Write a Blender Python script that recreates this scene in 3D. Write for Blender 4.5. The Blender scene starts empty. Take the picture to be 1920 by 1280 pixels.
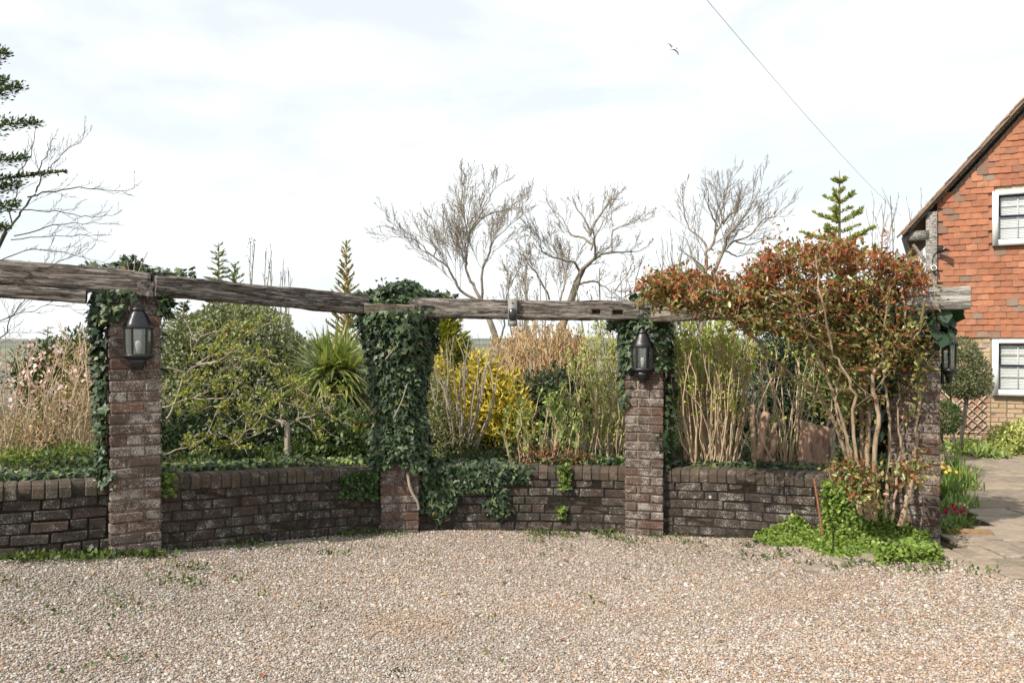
import bpy, bmesh, math, random
import numpy as np
from mathutils import Vector, Matrix

R = random.Random(11)
rng = np.random.default_rng(11)
SC = bpy.context.scene
COL = SC.collection

# ------------------------------------------------------------------ camera, sky, sun, exposure
EYE = 1.6
FPX = 1493.3                       # 28 mm lens on a 36 mm frame 1920 px wide
cd = bpy.data.cameras.new('camera'); cd.sensor_width = 36; cd.lens = 28
cd.clip_start = 0.05; cd.clip_end = 6000
cam = bpy.data.objects.new('camera', cd); COL.objects.link(cam)
cam.location = (0, 0, EYE); cam.rotation_euler = (math.radians(90), 0, 0)
SC.camera = cam

SUN_AZ = math.atan2(-0.75, -0.66)  # measured from +Y towards +X
SUN_EL = math.radians(44)
w = bpy.data.worlds.new('World'); SC.world = w; w.use_nodes = True
nt = w.node_tree; nt.nodes.clear()
wo = nt.nodes.new('ShaderNodeOutputWorld'); bg = nt.nodes.new('ShaderNodeBackground')
sky = nt.nodes.new('ShaderNodeTexSky'); sky.sky_type = 'NISHITA'; sky.sun_disc = False
sky.sun_elevation = SUN_EL; sky.sun_rotation = SUN_AZ; sky.altitude = 50; sky.air_density = 1.0; sky.dust_density = 2.0
bg.inputs['Strength'].default_value = 0.13
tc = nt.nodes.new('ShaderNodeTexCoord')
mp = nt.nodes.new('ShaderNodeMapping'); mp.inputs['Scale'].default_value = (1.0, 1.0, 2.6); mp.inputs['Location'].default_value = (1.7, 2.9, 0.55)
n1 = nt.nodes.new('ShaderNodeTexNoise'); n1.inputs['Scale'].default_value = 3.4; n1.inputs['Detail'].default_value = 7; n1.inputs['Roughness'].default_value = 0.55
n1.inputs['Distortion'].default_value = 0.4
rp = nt.nodes.new('ShaderNodeValToRGB')
rp.color_ramp.elements[0].position = 0.40; rp.color_ramp.elements[0].color = (0.75, 0.75, 0.75, 1)
rp.color_ramp.elements[1].position = 0.60; rp.color_ramp.elements[1].color = (1, 1, 1, 1)
mx = nt.nodes.new('ShaderNodeMix'); mx.data_type = 'RGBA'
mx.inputs[7].default_value = (6.42, 6.70, 6.80, 1)
nt.links.new(tc.outputs['Generated'], mp.inputs['Vector']); nt.links.new(mp.outputs[0], n1.inputs['Vector'])
nt.links.new(n1.outputs['Fac'], rp.inputs[0]); nt.links.new(rp.outputs[0], mx.inputs[0])
nt.links.new(sky.outputs[0], mx.inputs[6]); nt.links.new(mx.outputs[2], bg.inputs['Color']); nt.links.new(bg.outputs[0], wo.inputs[0])

sl = bpy.data.lights.new('sun', 'SUN'); sl.energy = 4.9; sl.angle = math.radians(0.6); sl.color = (1.0, 0.93, 0.82)
sun = bpy.data.objects.new('sun', sl); COL.objects.link(sun)
sdir = Vector((math.sin(SUN_AZ) * math.cos(SUN_EL), math.cos(SUN_AZ) * math.cos(SUN_EL), math.sin(SUN_EL)))
sun.rotation_euler = sdir.to_track_quat('Z', 'Y').to_euler(); sun.location = (-12, -6, 12)

SC.view_settings.view_transform = 'Standard'; SC.view_settings.look = 'None'
SC.view_settings.gamma = 1; SC.view_settings.use_curve_mapping = False
SC.view_settings.exposure = 0.38

# ------------------------------------------------------------------ helpers
def P(px, py, Y):                  # the point at distance Y that the photograph shows at (px, py)
    return np.array([(px - 960) / FPX * Y, Y, EYE - (py - 640) / FPX * Y])
def unit(v):
    v = np.asarray(v, float); return v / (np.linalg.norm(v, axis=-1, keepdims=True) + 1e-9)
def lump(d, k=3.0, seed=0, amp=1.0):   # smooth pseudo noise in about -1..1 of points d (n,3)
    r = np.random.default_rng(seed); s = 0
    for i in range(5):
        a = r.normal(size=3); a *= k * (1 + 0.6 * i) / np.linalg.norm(a)
        s = s + np.sin(d @ a + r.uniform(0, 6.28)) / (1 + 0.5 * i)
    return s / 2.2 * amp

class MB:                          # collects polygons, then links them as ONE mesh object
    def __init__(s): s.v = []; s.f = []; s.n = 0; s.c = []; s.hasc = False
    def add(s, V, faces, col=None):
        V = np.asarray(V, float); s.v.append(V)
        fs = faces if isinstance(faces, np.ndarray) else [list(f) for f in faces]
        if isinstance(fs, np.ndarray):
            s.f.append((fs + s.n)); k = len(fs)
        else:
            s.f.append([[i + s.n for i in f] for f in fs]); k = len(fs)
        s.n += len(V)
        if col is None: s.c.append(np.ones((k, 4)))
        else:
            s.hasc = True; col = np.asarray(col, float)
            if col.ndim == 1: col = np.tile(col, (k, 1))
            if col.shape[1] == 3: col = np.hstack([col, np.ones((len(col), 1))])
            s.c.append(col)
    def box(s, c, size, M=None, col=None):
        x, y, z = np.array(size) / 2
        V = np.array([(a * x, b * y, d * z) for a in (-1, 1) for b in (-1, 1) for d in (-1, 1)])
        if M is not None: V = V @ np.array(M).T
        s.add(V + np.array(c), [(0, 1, 3, 2), (4, 6, 7, 5), (0, 4, 5, 1), (2, 3, 7, 6), (0, 2, 6, 4), (1, 5, 7, 3)], col)
    def tube(s, pts, rad, k=5, col=None, cap=True):
        pts = np.asarray(pts, float); n = len(pts)
        rad = np.full(n, rad) if np.isscalar(rad) else np.asarray(rad)
        T = np.gradient(pts, axis=0); T = unit(T)
        ref = np.array([0.31, 0.22, 0.92]) if abs(T[0] @ np.array([0.31, 0.22, 0.92])) < 0.9 else np.array([1.0, 0, 0])
        A = unit(np.cross(T, ref)); B = np.cross(T, A)
        an = np.arange(k) * 2 * math.pi / k
        V = pts[:, None] + rad[:, None, None] * (np.cos(an)[None, :, None] * A[:, None] + np.sin(an)[None, :, None] * B[:, None])
        i = np.arange(n - 1)[:, None] * k; j = np.arange(k)[None]; j2 = (j + 1) % k
        F = np.stack([i + j, i + j2, i + k + j2, i + k + j], -1).reshape(-1, 4)
        s.add(V.reshape(-1, 3), F, col)
        if cap and k > 3:
            s.add(V[-1], [list(range(k))], col); s.add(V[0], [list(range(k))[::-1]], col)
    def mesh(s, name, off=(0, 0, 0), smooth=False):
        V = np.concatenate(s.v) - np.array(off)
        loops = []; counts = []
        for f in s.f:
            if isinstance(f, np.ndarray): loops.append(f.ravel()); counts.append(np.full(len(f), f.shape[1]))
            else:
                loops.append(np.array([i for q in f for i in q], int)); counts.append(np.array([len(q) for q in f], int))
        loops = np.concatenate(loops).astype(np.int32); counts = np.concatenate(counts).astype(np.int32)
        me = bpy.data.meshes.new(name)
        me.vertices.add(len(V)); me.vertices.foreach_set('co', V.astype(np.float32).ravel())
        me.loops.add(len(loops)); me.loops.foreach_set('vertex_index', loops)
        me.polygons.add(len(counts))
        st = np.zeros(len(counts), np.int32); st[1:] = np.cumsum(counts)[:-1]
        me.polygons.foreach_set('loop_start', st)
        me.update(calc_edges=True)
        if s.hasc:
            a = me.attributes.new('tint', 'FLOAT_COLOR', 'FACE')
            a.data.foreach_set('color', np.concatenate(s.c).astype(np.float32).ravel())
        if smooth: me.polygons.foreach_set('use_smooth', np.ones(len(counts), bool))
        me.validate(verbose=False)
        return me

def tag(o, label=None, cat=None, group=None, kind=None):
    if label: o['label'] = label
    if cat: o['category'] = cat
    if group: o['group'] = group
    if kind: o['kind'] = kind
    return o
ORG = {}                           # world origin of every root and part
def thing(name, label, cat, loc=(0, 0, 0), group=None):
    o = bpy.data.objects.new(name, None); COL.objects.link(o); o.empty_display_size = 0.1
    o.location = loc; ORG[o.name] = np.array(loc, float)
    return tag(o, label, cat, group)
def put(name, mb, m, parent=None, smooth=False, kind=None):
    off = ORG.get(parent.name, np.zeros(3)) if parent else np.zeros(3)
    me = mb.mesh(name, off, smooth); me.materials.append(m)
    o = bpy.data.objects.new(name, me); COL.objects.link(o)
    if parent: o.parent = parent
    ORG[o.name] = off
    if kind: o['kind'] = kind
    return o
def solo(name, mb, m, label, cat, loc, group=None, smooth=False):
    me = mb.mesh(name, loc, smooth); me.materials.append(m)
    o = bpy.data.objects.new(name, me); COL.objects.link(o); o.location = loc; ORG[o.name] = np.array(loc, float)
    return tag(o, label, cat, group)
def inst(name, me, M, parent):     # a placed copy of a shared mesh; M is the world matrix
    o = bpy.data.objects.new(name, me); COL.objects.link(o); o.parent = parent
    o.matrix_local = Matrix.Translation(-Vector(ORG[parent.name])) @ M
    return o

# ------------------------------------------------------------------ node helpers
class NT:
    def __init__(s, name):
        s.m = bpy.data.materials.new(name); s.m.use_nodes = True; s.t = s.m.node_tree; s.t.nodes.clear()
        s.out = s.n('OutputMaterial')
    def n(s, kind, **kw):
        x = s.t.nodes.new('ShaderNode' + kind)
        for k, v in kw.items(): setattr(x, k, v)
        return x
    def set(s, sock, v):
        if hasattr(v, 'is_output'): s.t.links.new(v, sock)
        elif isinstance(v, tuple) and len(v) == 3 and sock.type == 'RGBA': sock.default_value = (*v, 1)
        else: sock.default_value = v
    def noise(s, scale, detail=4, rough=0.6, vec=None, dist=0):
        x = s.n('TexNoise'); x.inputs['Scale'].default_value = scale; x.inputs['Detail'].default_value = detail
        x.inputs['Roughness'].default_value = rough; x.inputs['Distortion'].default_value = dist
        if vec is not None: s.set(x.inputs['Vector'], vec)
        return x.outputs['Fac']
    def pos(s): return s.n('NewGeometry').outputs['Position']
    def objc(s): return s.n('TexCoord').outputs['Object']
    def rand(s): return s.n('ObjectInfo').outputs['Random']
    def attr(s, name, t='GEOMETRY'):
        x = s.n('Attribute'); x.attribute_name = name; x.attribute_type = t; return x.outputs['Color']
    def mapv(s, vec, scale=(1, 1, 1), loc=(0, 0, 0)):
        x = s.n('Mapping'); s.set(x.inputs['Vector'], vec); x.inputs['Scale'].default_value = scale; s.set(x.inputs['Location'], loc); return x.outputs[0]
    def ramp(s, fac, stops, interp='LINEAR'):
        x = s.n('ValToRGB'); r = x.color_ramp; r.interpolation = interp
        while len(r.elements) < len(stops): r.elements.new(0.5)
        for e, (p, c) in zip(r.elements, stops):
            e.position = p; e.color = (*c, 1) if not np.isscalar(c) else (c, c, c, 1)
        s.set(x.inputs[0], fac); return x.outputs[0]
    def mix(s, fac, a, b, mode='MIX'):
        x = s.n('Mix', data_type='RGBA', blend_type=mode); s.set(x.inputs[0], fac); s.set(x.inputs[6], a); s.set(x.inputs[7], b); return x.outputs[2]
    def math(s, op, a, b=0.0, c=None):
        x = s.n('Math', operation=op); s.set(x.inputs[0], a); s.set(x.inputs[1], b)
        if c is not None: s.set(x.inputs[2], c)
        return x.outputs[0]
    def bump(s, h, strength=0.5, dist=0.01):
        x = s.n('Bump'); x.inputs['Strength'].default_value = strength; x.inputs['Distance'].default_value = dist; s.set(x.inputs['Height'], h); return x.outputs[0]
    def bsdf(s, col, rough=0.8, bump=None, metal=0.0, spec=0.5, out=True, trans=0):
        b = s.n('BsdfPrincipled'); s.set(b.inputs['Base Color'], col); s.set(b.inputs['Roughness'], rough)
        b.inputs['Metallic'].default_value = metal; b.inputs['Specular IOR Level'].default_value = spec
        b.inputs['Transmission Weight'].default_value = trans
        if bump is not None: s.set(b.inputs['Normal'], bump)
        if out: s.t.links.new(b.outputs[0], s.out.inputs[0])
        return b
    def leafy(s, col, rough=0.5, trans=0.3, spec=0.4, tcol=None):
        b = s.bsdf(col, rough, spec=spec, out=False)
        t = s.n('BsdfTranslucent'); s.set(t.inputs[0], tcol if tcol is not None else col)
        x = s.n('MixShader'); x.inputs[0].default_value = trans
        s.t.links.new(b.outputs[0], x.inputs[1]); s.t.links.new(t.outputs[0], x.inputs[2]); s.t.links.new(x.outputs[0], s.out.inputs[0])

def flat(name, col, rough=0.6, metal=0, spec=0.5, nscale=None, namp=0.25):
    k = NT(name)
    if nscale:
        n = k.noise(nscale, 5, 0.65, k.pos()); lo = tuple(c * (1 - namp) for c in col); hi = tuple(min(1, c * (1 + namp)) for c in col)
        k.bsdf(k.ramp(n, [(0.3, lo), (0.7, hi)]), rough, k.bump(n, 0.3, 0.003), metal, spec)
    else: k.bsdf(col, rough, None, metal, spec)
    return k.m

def brick_mat(name, stops, lichen=0.5, lcol=(0.40, 0.38, 0.35), stain=0.5, spots=0.0, vary=0.06):
    k = NT(name); p = k.pos(); r = k.math('FRACT', k.math('ADD', k.rand(), k.attr('tint')))
    base = k.ramp(r, stops)
    big = k.noise(3.1, 3, 0.6, p); fine = k.noise(95, 5, 0.7, p)
    base = k.mix(k.math('MULTIPLY', k.ramp(big, [(0.42, 0.0), (0.62, 1.0)]), stain), base, (0.022, 0.02, 0.02))
    base = k.mix(k.ramp(k.noise(34, 4, 0.7, p), [(0.35, 0.0), (0.7, 0.45)]), base, k.mix(0.5, base, (0.17, 0.11, 0.085)))
    lf = k.math('ADD', k.noise(115, 5, 0.72, p), k.math('MULTIPLY', k.math('SUBTRACT', k.noise(12, 4, 0.65, p), 0.5), 0.62))
    lf = k.math('ADD', lf, k.math('MULTIPLY', k.math('SUBTRACT', k.math('FRACT', k.math('MULTIPLY', r, 7.31)), 0.5), vary))
    lf = k.ramp(lf, [(0.64 - 0.14 * lichen, 0.0), (0.76 - 0.14 * lichen, 0.85)])
    col = k.mix(lf, base, lcol)
    if spots:
        v = k.n('TexVoronoi'); k.set(v.inputs['Vector'], p); v.inputs['Scale'].default_value = 7.0
        o = k.math('ADD', v.outputs['Distance'], k.math('MULTIPLY', k.noise(60, 3, 0.6, p), 0.12))
        sep = k.n('SeparateColor'); k.set(sep.inputs[0], v.outputs['Color'])
        f = k.math('MULTIPLY', k.ramp(o, [(0.14, 1.0), (0.19, 0.0)]), k.math('GREATER_THAN', sep.outputs[0], 1 - spots))
        col = k.mix(f, col, k.mix(k.math('GREATER_THAN', sep.outputs[1], 0.75), (0.46, 0.45, 0.43), (0.42, 0.22, 0.04)))
    k.bsdf(col, 0.92, k.bump(k.math('ADD', fine, k.math('MULTIPLY', lf, 0.25)), 0.7, 0.008), spec=0.2)
    return k.m

M = {}
M['pier_brick'] = brick_mat('pier_brick', [(0.0, (0.07, 0.045, 0.036)), (0.3, (0.115, 0.06, 0.043)), (0.55, (0.075, 0.058, 0.05)), (0.8, (0.10, 0.066, 0.052)), (1.0, (0.048, 0.04, 0.037))], 1.02, (0.37, 0.335, 0.305), 0.45, vary=.10)
M['wall_brick'] = brick_mat('wall_brick', [(0.0, (0.034, 0.028, 0.023)), (0.35, (0.058, 0.041, 0.032)), (0.6, (0.04, 0.036, 0.030)), (1.0, (0.028, 0.027, 0.023))], 0.66, (0.34, 0.33, 0.29), 0.8, 0.25, vary=.06)
M['coping_brick'] = brick_mat('coping_brick', [(0.0, (0.072, 0.056, 0.04)), (0.4, (0.09, 0.066, 0.046)), (0.7, (0.062, 0.055, 0.04)), (1.0, (0.05, 0.045, 0.034))], 0.5, (0.32, 0.31, 0.26), 0.5, 0.12)
M['mortar'] = flat('mortar', (0.20, 0.165, 0.12), 0.95, nscale=40, namp=0.5, spec=0.1)
M['dark_mortar'] = flat('dark_mortar', (0.042, 0.036, 0.03), 0.95, nscale=40, namp=0.55, spec=0.1)

def wood_mat(name, a, b, c, ax=(1.1, 22, 22), crack=0.6):
    k = NT(name); oi = k.n('ObjectInfo')
    vv = k.mapv(k.objc(), ax, k.math('MULTIPLY', oi.outputs['Random'], 37.0) if False else (0, 0, 0))
    off = k.n('VectorMath', operation='ADD'); k.set(off.inputs[0], vv)
    cmb = k.n('CombineXYZ')
    for i in range(3): k.set(cmb.inputs[i], k.math('MULTIPLY', oi.outputs['Random'], 31.0 + 7 * i))
    k.set(off.inputs[1], cmb.outputs[0]); v = off.outputs[0]
    g = k.noise(1.5, 7, 0.68, v, 0.5); g2 = k.noise(4.2, 5, 0.7, v)
    col = k.ramp(g, [(0.28, c), (0.46, a), (0.66, b)])
    def crk(sc, w0, w1): return k.ramp(k.math('ABSOLUTE', k.math('SUBTRACT', k.noise(sc, 5, 0.6, v, 0.3), 0.5)), [(w0, 1.0), (w1, 0.0)])
    cr = k.math('MAXIMUM', k.math('MULTIPLY', crk(0.6, .006, .02), 1.0), k.math('MULTIPLY', crk(2.1, .01, .045), 0.55))
    col = k.mix(k.math('MULTIPLY', cr, crack), col, (0.014, 0.011, 0.009))
    col = k.mix(k.ramp(k.noise(3.0, 3, 0.6, k.objc()), [(0.5, 0.0), (0.75, 0.5)]), col, k.mix(0.5, col, (0.10, 0.055, 0.03)))
    h = k.math('SUBTRACT', k.math('ADD', g, k.math('MULTIPLY', g2, 0.5)), k.math('MULTIPLY', cr, 1.0))
    k.bsdf(col, 0.85, k.bump(h, 0.9, 0.012), spec=0.25)
    return k.m
M['oak'] = wood_mat('weathered_oak', (0.20, 0.172, 0.147), (0.38, 0.35, 0.32), (0.055, 0.045, 0.038), ax=(1.7, 26, 26), crack=.9)
M['oak_light'] = wood_mat('pale_oak', (0.24, 0.20, 0.155), (0.37, 0.33, 0.27), (0.08, 0.06, 0.045), ax=(1.7, 26, 26), crack=0.75)
M['oak_post'] = wood_mat('silver_oak', (0.33, 0.31, 0.28), (0.47, 0.45, 0.42), (0.12, 0.11, 0.10), crack=0.5)
M['black_iron'] = flat('black_iron', (0.012, 0.012, 0.014), 0.38, 0.0, 0.5, 60, 0.3)
k = NT('lantern_glass'); b = k.n('BsdfTransparent'); b.inputs[0].default_value = (0.86, 0.88, 0.88, 1); g = k.n('BsdfGlossy'); g.inputs['Roughness'].default_value = 0.12
x = k.n('MixShader'); x.inputs[0].default_value = 0.34; k.t.links.new(b.outputs[0], x.inputs[1]); k.t.links.new(g.outputs[0], x.inputs[2]); k.t.links.new(x.outputs[0], k.out.inputs[0]); M['glass'] = k.m
M['white_paint'] = flat('white_paint', (0.80, 0.80, 0.79), 0.4, nscale=14, namp=0.05)
M['bulb'] = flat('bulb_white', (0.75, 0.75, 0.72), 0.3)
M['metal'] = flat('dull_steel', (0.19, 0.185, 0.175), 0.6, 0.0, 0.5, 40, 0.3)
M['rust'] = flat('rusty_iron', (0.20, 0.085, 0.045), 0.85, 0.2, 0.3, 70, 0.5)
M['black_plastic'] = flat('black_plastic', (0.02, 0.022, 0.025), 0.3)

def bark_mat(name, a, b, sc=14):
    k = NT(name); n = k.noise(sc, 5, 0.7, k.mapv(k.pos(), (1, 1, 0.35)))
    k.bsdf(k.ramp(n, [(0.3, a), (0.7, b)]), 0.9, k.bump(n, 0.6, 0.01), spec=0.2); return k.m
M['bark_pale'] = bark_mat('pale_bark', (0.20, 0.165, 0.125), (0.46, 0.40, 0.32))
M['bark_far'] = bark_mat('grey_bark', (0.15, 0.125, 0.10), (0.34, 0.295, 0.235), 5)
M['bark_dark'] = bark_mat('dark_bark', (0.05, 0.042, 0.036), (0.12, 0.10, 0.085), 9)
M['bark_tan'] = bark_mat('tan_twigs', (0.36, 0.265, 0.175), (0.62, 0.485, 0.335), 9)
M['bark_orange'] = bark_mat('orange_twigs', (0.38, 0.25, 0.13), (0.58, 0.42, 0.25), 9)
M['bark_cane'] = bark_mat('rose_cane', (0.17, 0.12, 0.08), (0.40, 0.30, 0.205), 26)
M['bark_stump'] = bark_mat('cut_stump', (0.15, 0.085, 0.058), (0.54, 0.37, 0.27), 19)
def leaf_mat(name, rough=0.5, trans=0.3, spec=0.4, warm=(1.15, 1.2, 0.55)):
    k = NT(name); c = k.attr('tint')
    k.leafy(c, rough, trans, spec, k.mix(1.0, c, warm, 'MULTIPLY')); return k.m
M['ivy'] = leaf_mat('ivy_leaf', 0.46, 0.12, 0.4)
M['leaf'] = leaf_mat('soft_leaf', 0.5, 0.32)
M['gloss_leaf'] = leaf_mat('gloss_leaf', 0.35, 0.25, 0.5)
M['needle'] = leaf_mat('conifer_spray', 0.6, 0.25, 0.3)
M['petal'] = leaf_mat('petal', 0.6, 0.3, 0.3, (1, 1, 1))
M['rose_leaf'] = leaf_mat('rose_leaf', 0.33, 0.30, 0.5, (1.3, 0.95, 0.5))

# ------------------------------------------------------------------ leaf and twig builders
T_IVY = (np.array([(0, 0, 0), (-.12, .34, -.02), (.2, .26, .02), (.32, .52, -.05), (.52, .22, .02), (1, 0, -.08), (.52, -.22, .02), (.32, -.52, -.05), (.2, -.26, .02), (-.12, -.34, -.02), (.38, 0, .06)]),
         np.array([(10, 0, 1), (10, 1, 2), (10, 2, 3), (10, 3, 4), (10, 4, 5), (10, 5, 6), (10, 6, 7), (10, 7, 8), (10, 8, 9), (10, 9, 0)])[:, ::-1])
T_OVAL = (np.array([(0, 0, 0), (.32, .25, .07), (.72, .21, .05), (1, 0, -.06), (.72, -.21, .05), (.32, -.25, .07)]), np.array([(0, 3, 2, 1), (0, 5, 4, 3)]))
T_DIA = (np.array([(0, 0, 0), (.45, .26, .03), (1, 0, 0), (.45, -.26, .03)]), np.array([(0, 3, 2, 1)]))
T_ROUND = (np.array([(0, 0, 0), (.2, .36, .03), (.65, .42, .02), (1, 0, -.03), (.65, -.42, .02), (.2, -.36, .03)]), np.array([(0, 3, 2, 1), (0, 5, 4, 3)]))
T_THIN = (np.array([(0, 0, 0), (.5, .09, .02), (1, 0, 0), (.5, -.09, .02)]), np.array([(0, 3, 2, 1)]))
T_SPRAY = (np.array([(0, 0, 0), (.35, .16, .03), (1, .05, 0), (1, -.05, 0), (.35, -.16, .03)]), np.array([(4, 3, 2, 1, 0)]))
def pal(n, cols, wts=None, var=0.25):
    cols = np.array(cols, float); wts = None if wts is None else np.array(wts) / np.sum(wts)
    c = cols[rng.choice(len(cols), n, p=wts)]
    return np.clip(c * rng.uniform(1 - var, 1 + var, (n, 1)) * rng.uniform(0.94, 1.06, (n, 3)), 0, 1)
def leaves(mb, pos, d, nrm, size, tpl, col, wid=1.0):
    pos = np.asarray(pos); n = len(pos)
    if n == 0: return
    d = unit(d); nrm = unit(nrm - d * np.sum(nrm * d, -1, keepdims=True)); wv = np.cross(nrm, d)
    size = np.broadcast_to(np.asarray(size, float), (n,))
    tv, tf = tpl
    V = pos[:, None] + size[:, None, None] * (tv[None, :, 0:1] * d[:, None] + wid * tv[None, :, 1:2] * wv[:, None] + tv[None, :, 2:3] * nrm[:, None])
    F = (tf[None] + (np.arange(n) * len(tv))[:, None, None]).reshape(-1, tf.shape[1])
    mb.add(V.reshape(-1, 3), F, np.repeat(col, len(tf), 0))
def rnd(n): return rng.normal(size=(n, 3))
UP = np.array([0, 0, 1.0])
def blob(n, ells, shell=0.5, rough=0.25, k=3.0, seed=1):   # points near the skin of lumpy ellipsoids, with outward directions
    E = np.array(ells, float); area = E[:, 3] * E[:, 4] + E[:, 4] * E[:, 5] + E[:, 3] * E[:, 5]
    idx = rng.choice(len(E), n, p=area / area.sum()); e = E[idx]
    d = unit(rnd(n)); r = 1 - shell * rng.uniform(0, 1, n) ** 1.6
    r *= 1 + rough * lump(d * 2 + e[:, :3] * 3, k, seed)
    pos = e[:, :3] + d * e[:, 3:6] * r[:, None]
    return pos, unit(d / e[:, 3:6])
def pell(px, py, Y, rx, ry, rd):   # ellipsoid from photograph pixels: half sizes in px, depth in m
    c = P(px, py, Y); return (*c, rx / FPX * Y, rd, ry / FPX * Y)
def bush(mb, n, ells, size, tpl, cols, wts=None, shell=0.5, rough=0.25, k=3.0, seed=1, up=0.3, out=0.6, jit=0.7, var=0.25, zmin=None, wid=1.0):
    pos, o = blob(n, ells, shell, rough, k, seed)
    if zmin is not None:
        keep = pos[:, 2] > zmin; pos, o = pos[keep], o[keep]
    n = len(pos)
    d = o * out + UP * up + rnd(n) * jit; nr = o * 0.8 + UP * 0.5 + rnd(n) * 0.5
    leaves(mb, pos, d, nr, size * rng.uniform(0.65, 1.3, n), tpl, pal(n, cols, wts, var), wid)
def bez(a, b, bend, n=6):
    a, b, bend = np.array(a, float), np.array(b, float), np.array(bend, float); t = np.linspace(0, 1, n)[:, None]
    return a * (1 - t) + b * t + 4 * bend * t * (1 - t)
def smooth(pts, n=4):              # Catmull-Rom through points
    p = np.asarray(pts, float); p = np.vstack([2 * p[0] - p[1], p, 2 * p[-1] - p[-2]]); out = []
    for i in range(1, len(p) - 2):
        for t in np.arange(n) / n:
            out.append(0.5 * ((2 * p[i]) + (-p[i - 1] + p[i + 1]) * t + (2 * p[i - 1] - 5 * p[i] + 4 * p[i + 1] - p[i + 2]) * t * t + (-p[i - 1] + 3 * p[i] - 3 * p[i + 1] + p[i + 2]) * t ** 3))
    out.append(p[-2]); return np.array(out)
def sprout(mb, path, r0, level, spacing, lenf, rr, ends=None, ang=(0.5, 1.0), up=0.15, t0=0.25, minr=0.002, wob=0.12, sides=3, twl=None):
    """side shoots along path; each is a curved tube, recursing level times; ends collects tips"""
    seg = np.linalg.norm(np.diff(path, axis=0), axis=1); L = seg.sum(); cum = np.r_[0, np.cumsum(seg)]
    m = int(L * (1 - t0) / spacing + rng.uniform(0, 1)); sgn = 1
    for q in range(m):
        t = t0 + (1 - t0) * (q + rng.uniform(0.1, 0.9)) / max(m, 1); s = t * L
        i = min(np.searchsorted(cum, s) - 1, len(path) - 2); i = max(i, 0)
        f = (s - cum[i]) / (seg[i] + 1e-9); p = path[i] * (1 - f) + path[i + 1] * f; T = unit(path[i + 1] - path[i])
        side = unit(np.cross(T, rnd(1)[0])); a = rng.uniform(*ang)
        d = unit(T * math.cos(a) + side * math.sin(a) + UP * up)
        l = L * lenf * rng.uniform(0.55, 1.15) * (1.05 - 0.6 * t)
        if twl: l = max(min(l, twl[1]), twl[0])
        nseg = 5 if level > 1 else 4
        pts = [p]; dd = d
        for _ in range(nseg - 1):
            dd = unit(dd + rnd(1)[0] * wob + UP * up * 0.6); pts.append(pts[-1] + dd * l / (nseg - 1))
        pts = np.array(pts); ra = max(r0 * rr * (1 - 0.5 * t), minr)
        mb.tube(pts, np.linspace(ra, max(ra * 0.45, minr * 0.7), nseg), sides, cap=False)
        if ends is not None: ends.append((pts[-1], dd)); 
        if ends is not None and level <= 1: ends.append((pts[len(pts) // 2], dd))
        if level > 1: sprout(mb, pts, ra, level - 1, spacing * 0.6, lenf * 0.95, rr, ends, ang, up, 0.2, minr, wob, sides, twl)
def blade(mb, base, d, L, wd, droop, col, seg=4, fold=0.0):   # one strap leaf
    t = np.linspace(0, 1, seg + 1)[:, None]; base = np.asarray(base); d = unit(d)
    c = base + d * L * t - UP * droop * L * t * t
    T = unit(np.gradient(c, axis=0)); s = unit(np.cross(T, UP + 0.01)); 
    hw = wd * 0.5 * np.minimum(1, 2.2 * (1 - t)) * np.minimum(1, 0.6 + t * 2); 
    V = np.concatenate([c - s * hw, c + s * hw]); n = seg + 1
    mb.add(V, np.array([(i, i + 1, n + i + 1, n + i) for i in range(seg)]), np.tile(col, (seg, 1)))
# ------------------------------------------------------------------ the line of the garden wall
PIER = [np.array(p) for p in ((-3.2, 3.5), (-2.61, 5.53), (-0.97, 6.88), (1.14, 6.88), (2.96, 5.85))]
PN = [None] + [np.array((math.cos(a), math.sin(a))) for a in map(math.radians, (-57.5, -82, -104, -117))]
ctl = [(-9.5, 2.7), (-6.2, 3.7), (-4.4, 4.55), (-3.42, 5.12)] + [tuple(PIER[i] - 0.09 * PN[i]) for i in (1, 2, 3, 4)] + [(4.5, 4.5)]
CUR = smooth(np.array([(*c, 0) for c in ctl]), 40)[:, :2]
CS = np.r_[0, np.cumsum(np.linalg.norm(np.diff(CUR, axis=0), axis=1))]
def cur(s):
    return np.array([np.interp(s, CS, CUR[:, 0]), np.interp(s, CS, CUR[:, 1])])
def tan(s):
    t = cur(s + 0.02) - cur(s - 0.02); return t / np.linalg.norm(t)
def nrm(s):
    t = tan(s); return np.array([t[1], -t[0]])       # towards the gravel
def s_at(px):                                         # place along the wall that the photograph shows at column px
    m = (CUR[:, 1] > 2.5); v = np.abs(960 + FPX * CUR[:, 0] / np.maximum(CUR[:, 1], .1) - px); v[~m] = 1e9
    return CS[np.argmin(v)]
S_P = [s_at(960 + FPX * (PIER[i] - 0.09 * PN[i])[0] / (PIER[i] - 0.09 * PN[i])[1]) for i in (1, 2, 3, 4)]
def sdist(x, y):                                      # signed distance to the wall's front line, positive behind it
    x = np.asarray(x, float); y = np.asarray(y, float); sh = x.shape
    q = np.stack([x.ravel(), y.ravel()], 1); best = np.full(len(q), 1e9); sg = np.zeros(len(q))
    C = CUR[::4]
    for i in range(len(C) - 1):
        a, b = C[i], C[i + 1]; ab = b - a; t = np.clip(((q - a) @ ab) / (ab @ ab), 0, 1)
        dv = q - (a + t[:, None] * ab); dd = np.hypot(dv[:, 0], dv[:, 1]); cr = ab[0] * dv[:, 1] - ab[1] * dv[:, 0]
        up = dd < best; best[up] = dd[up]; sg[up] = np.sign(cr[up])
    return (best * sg).reshape(sh)
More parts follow.
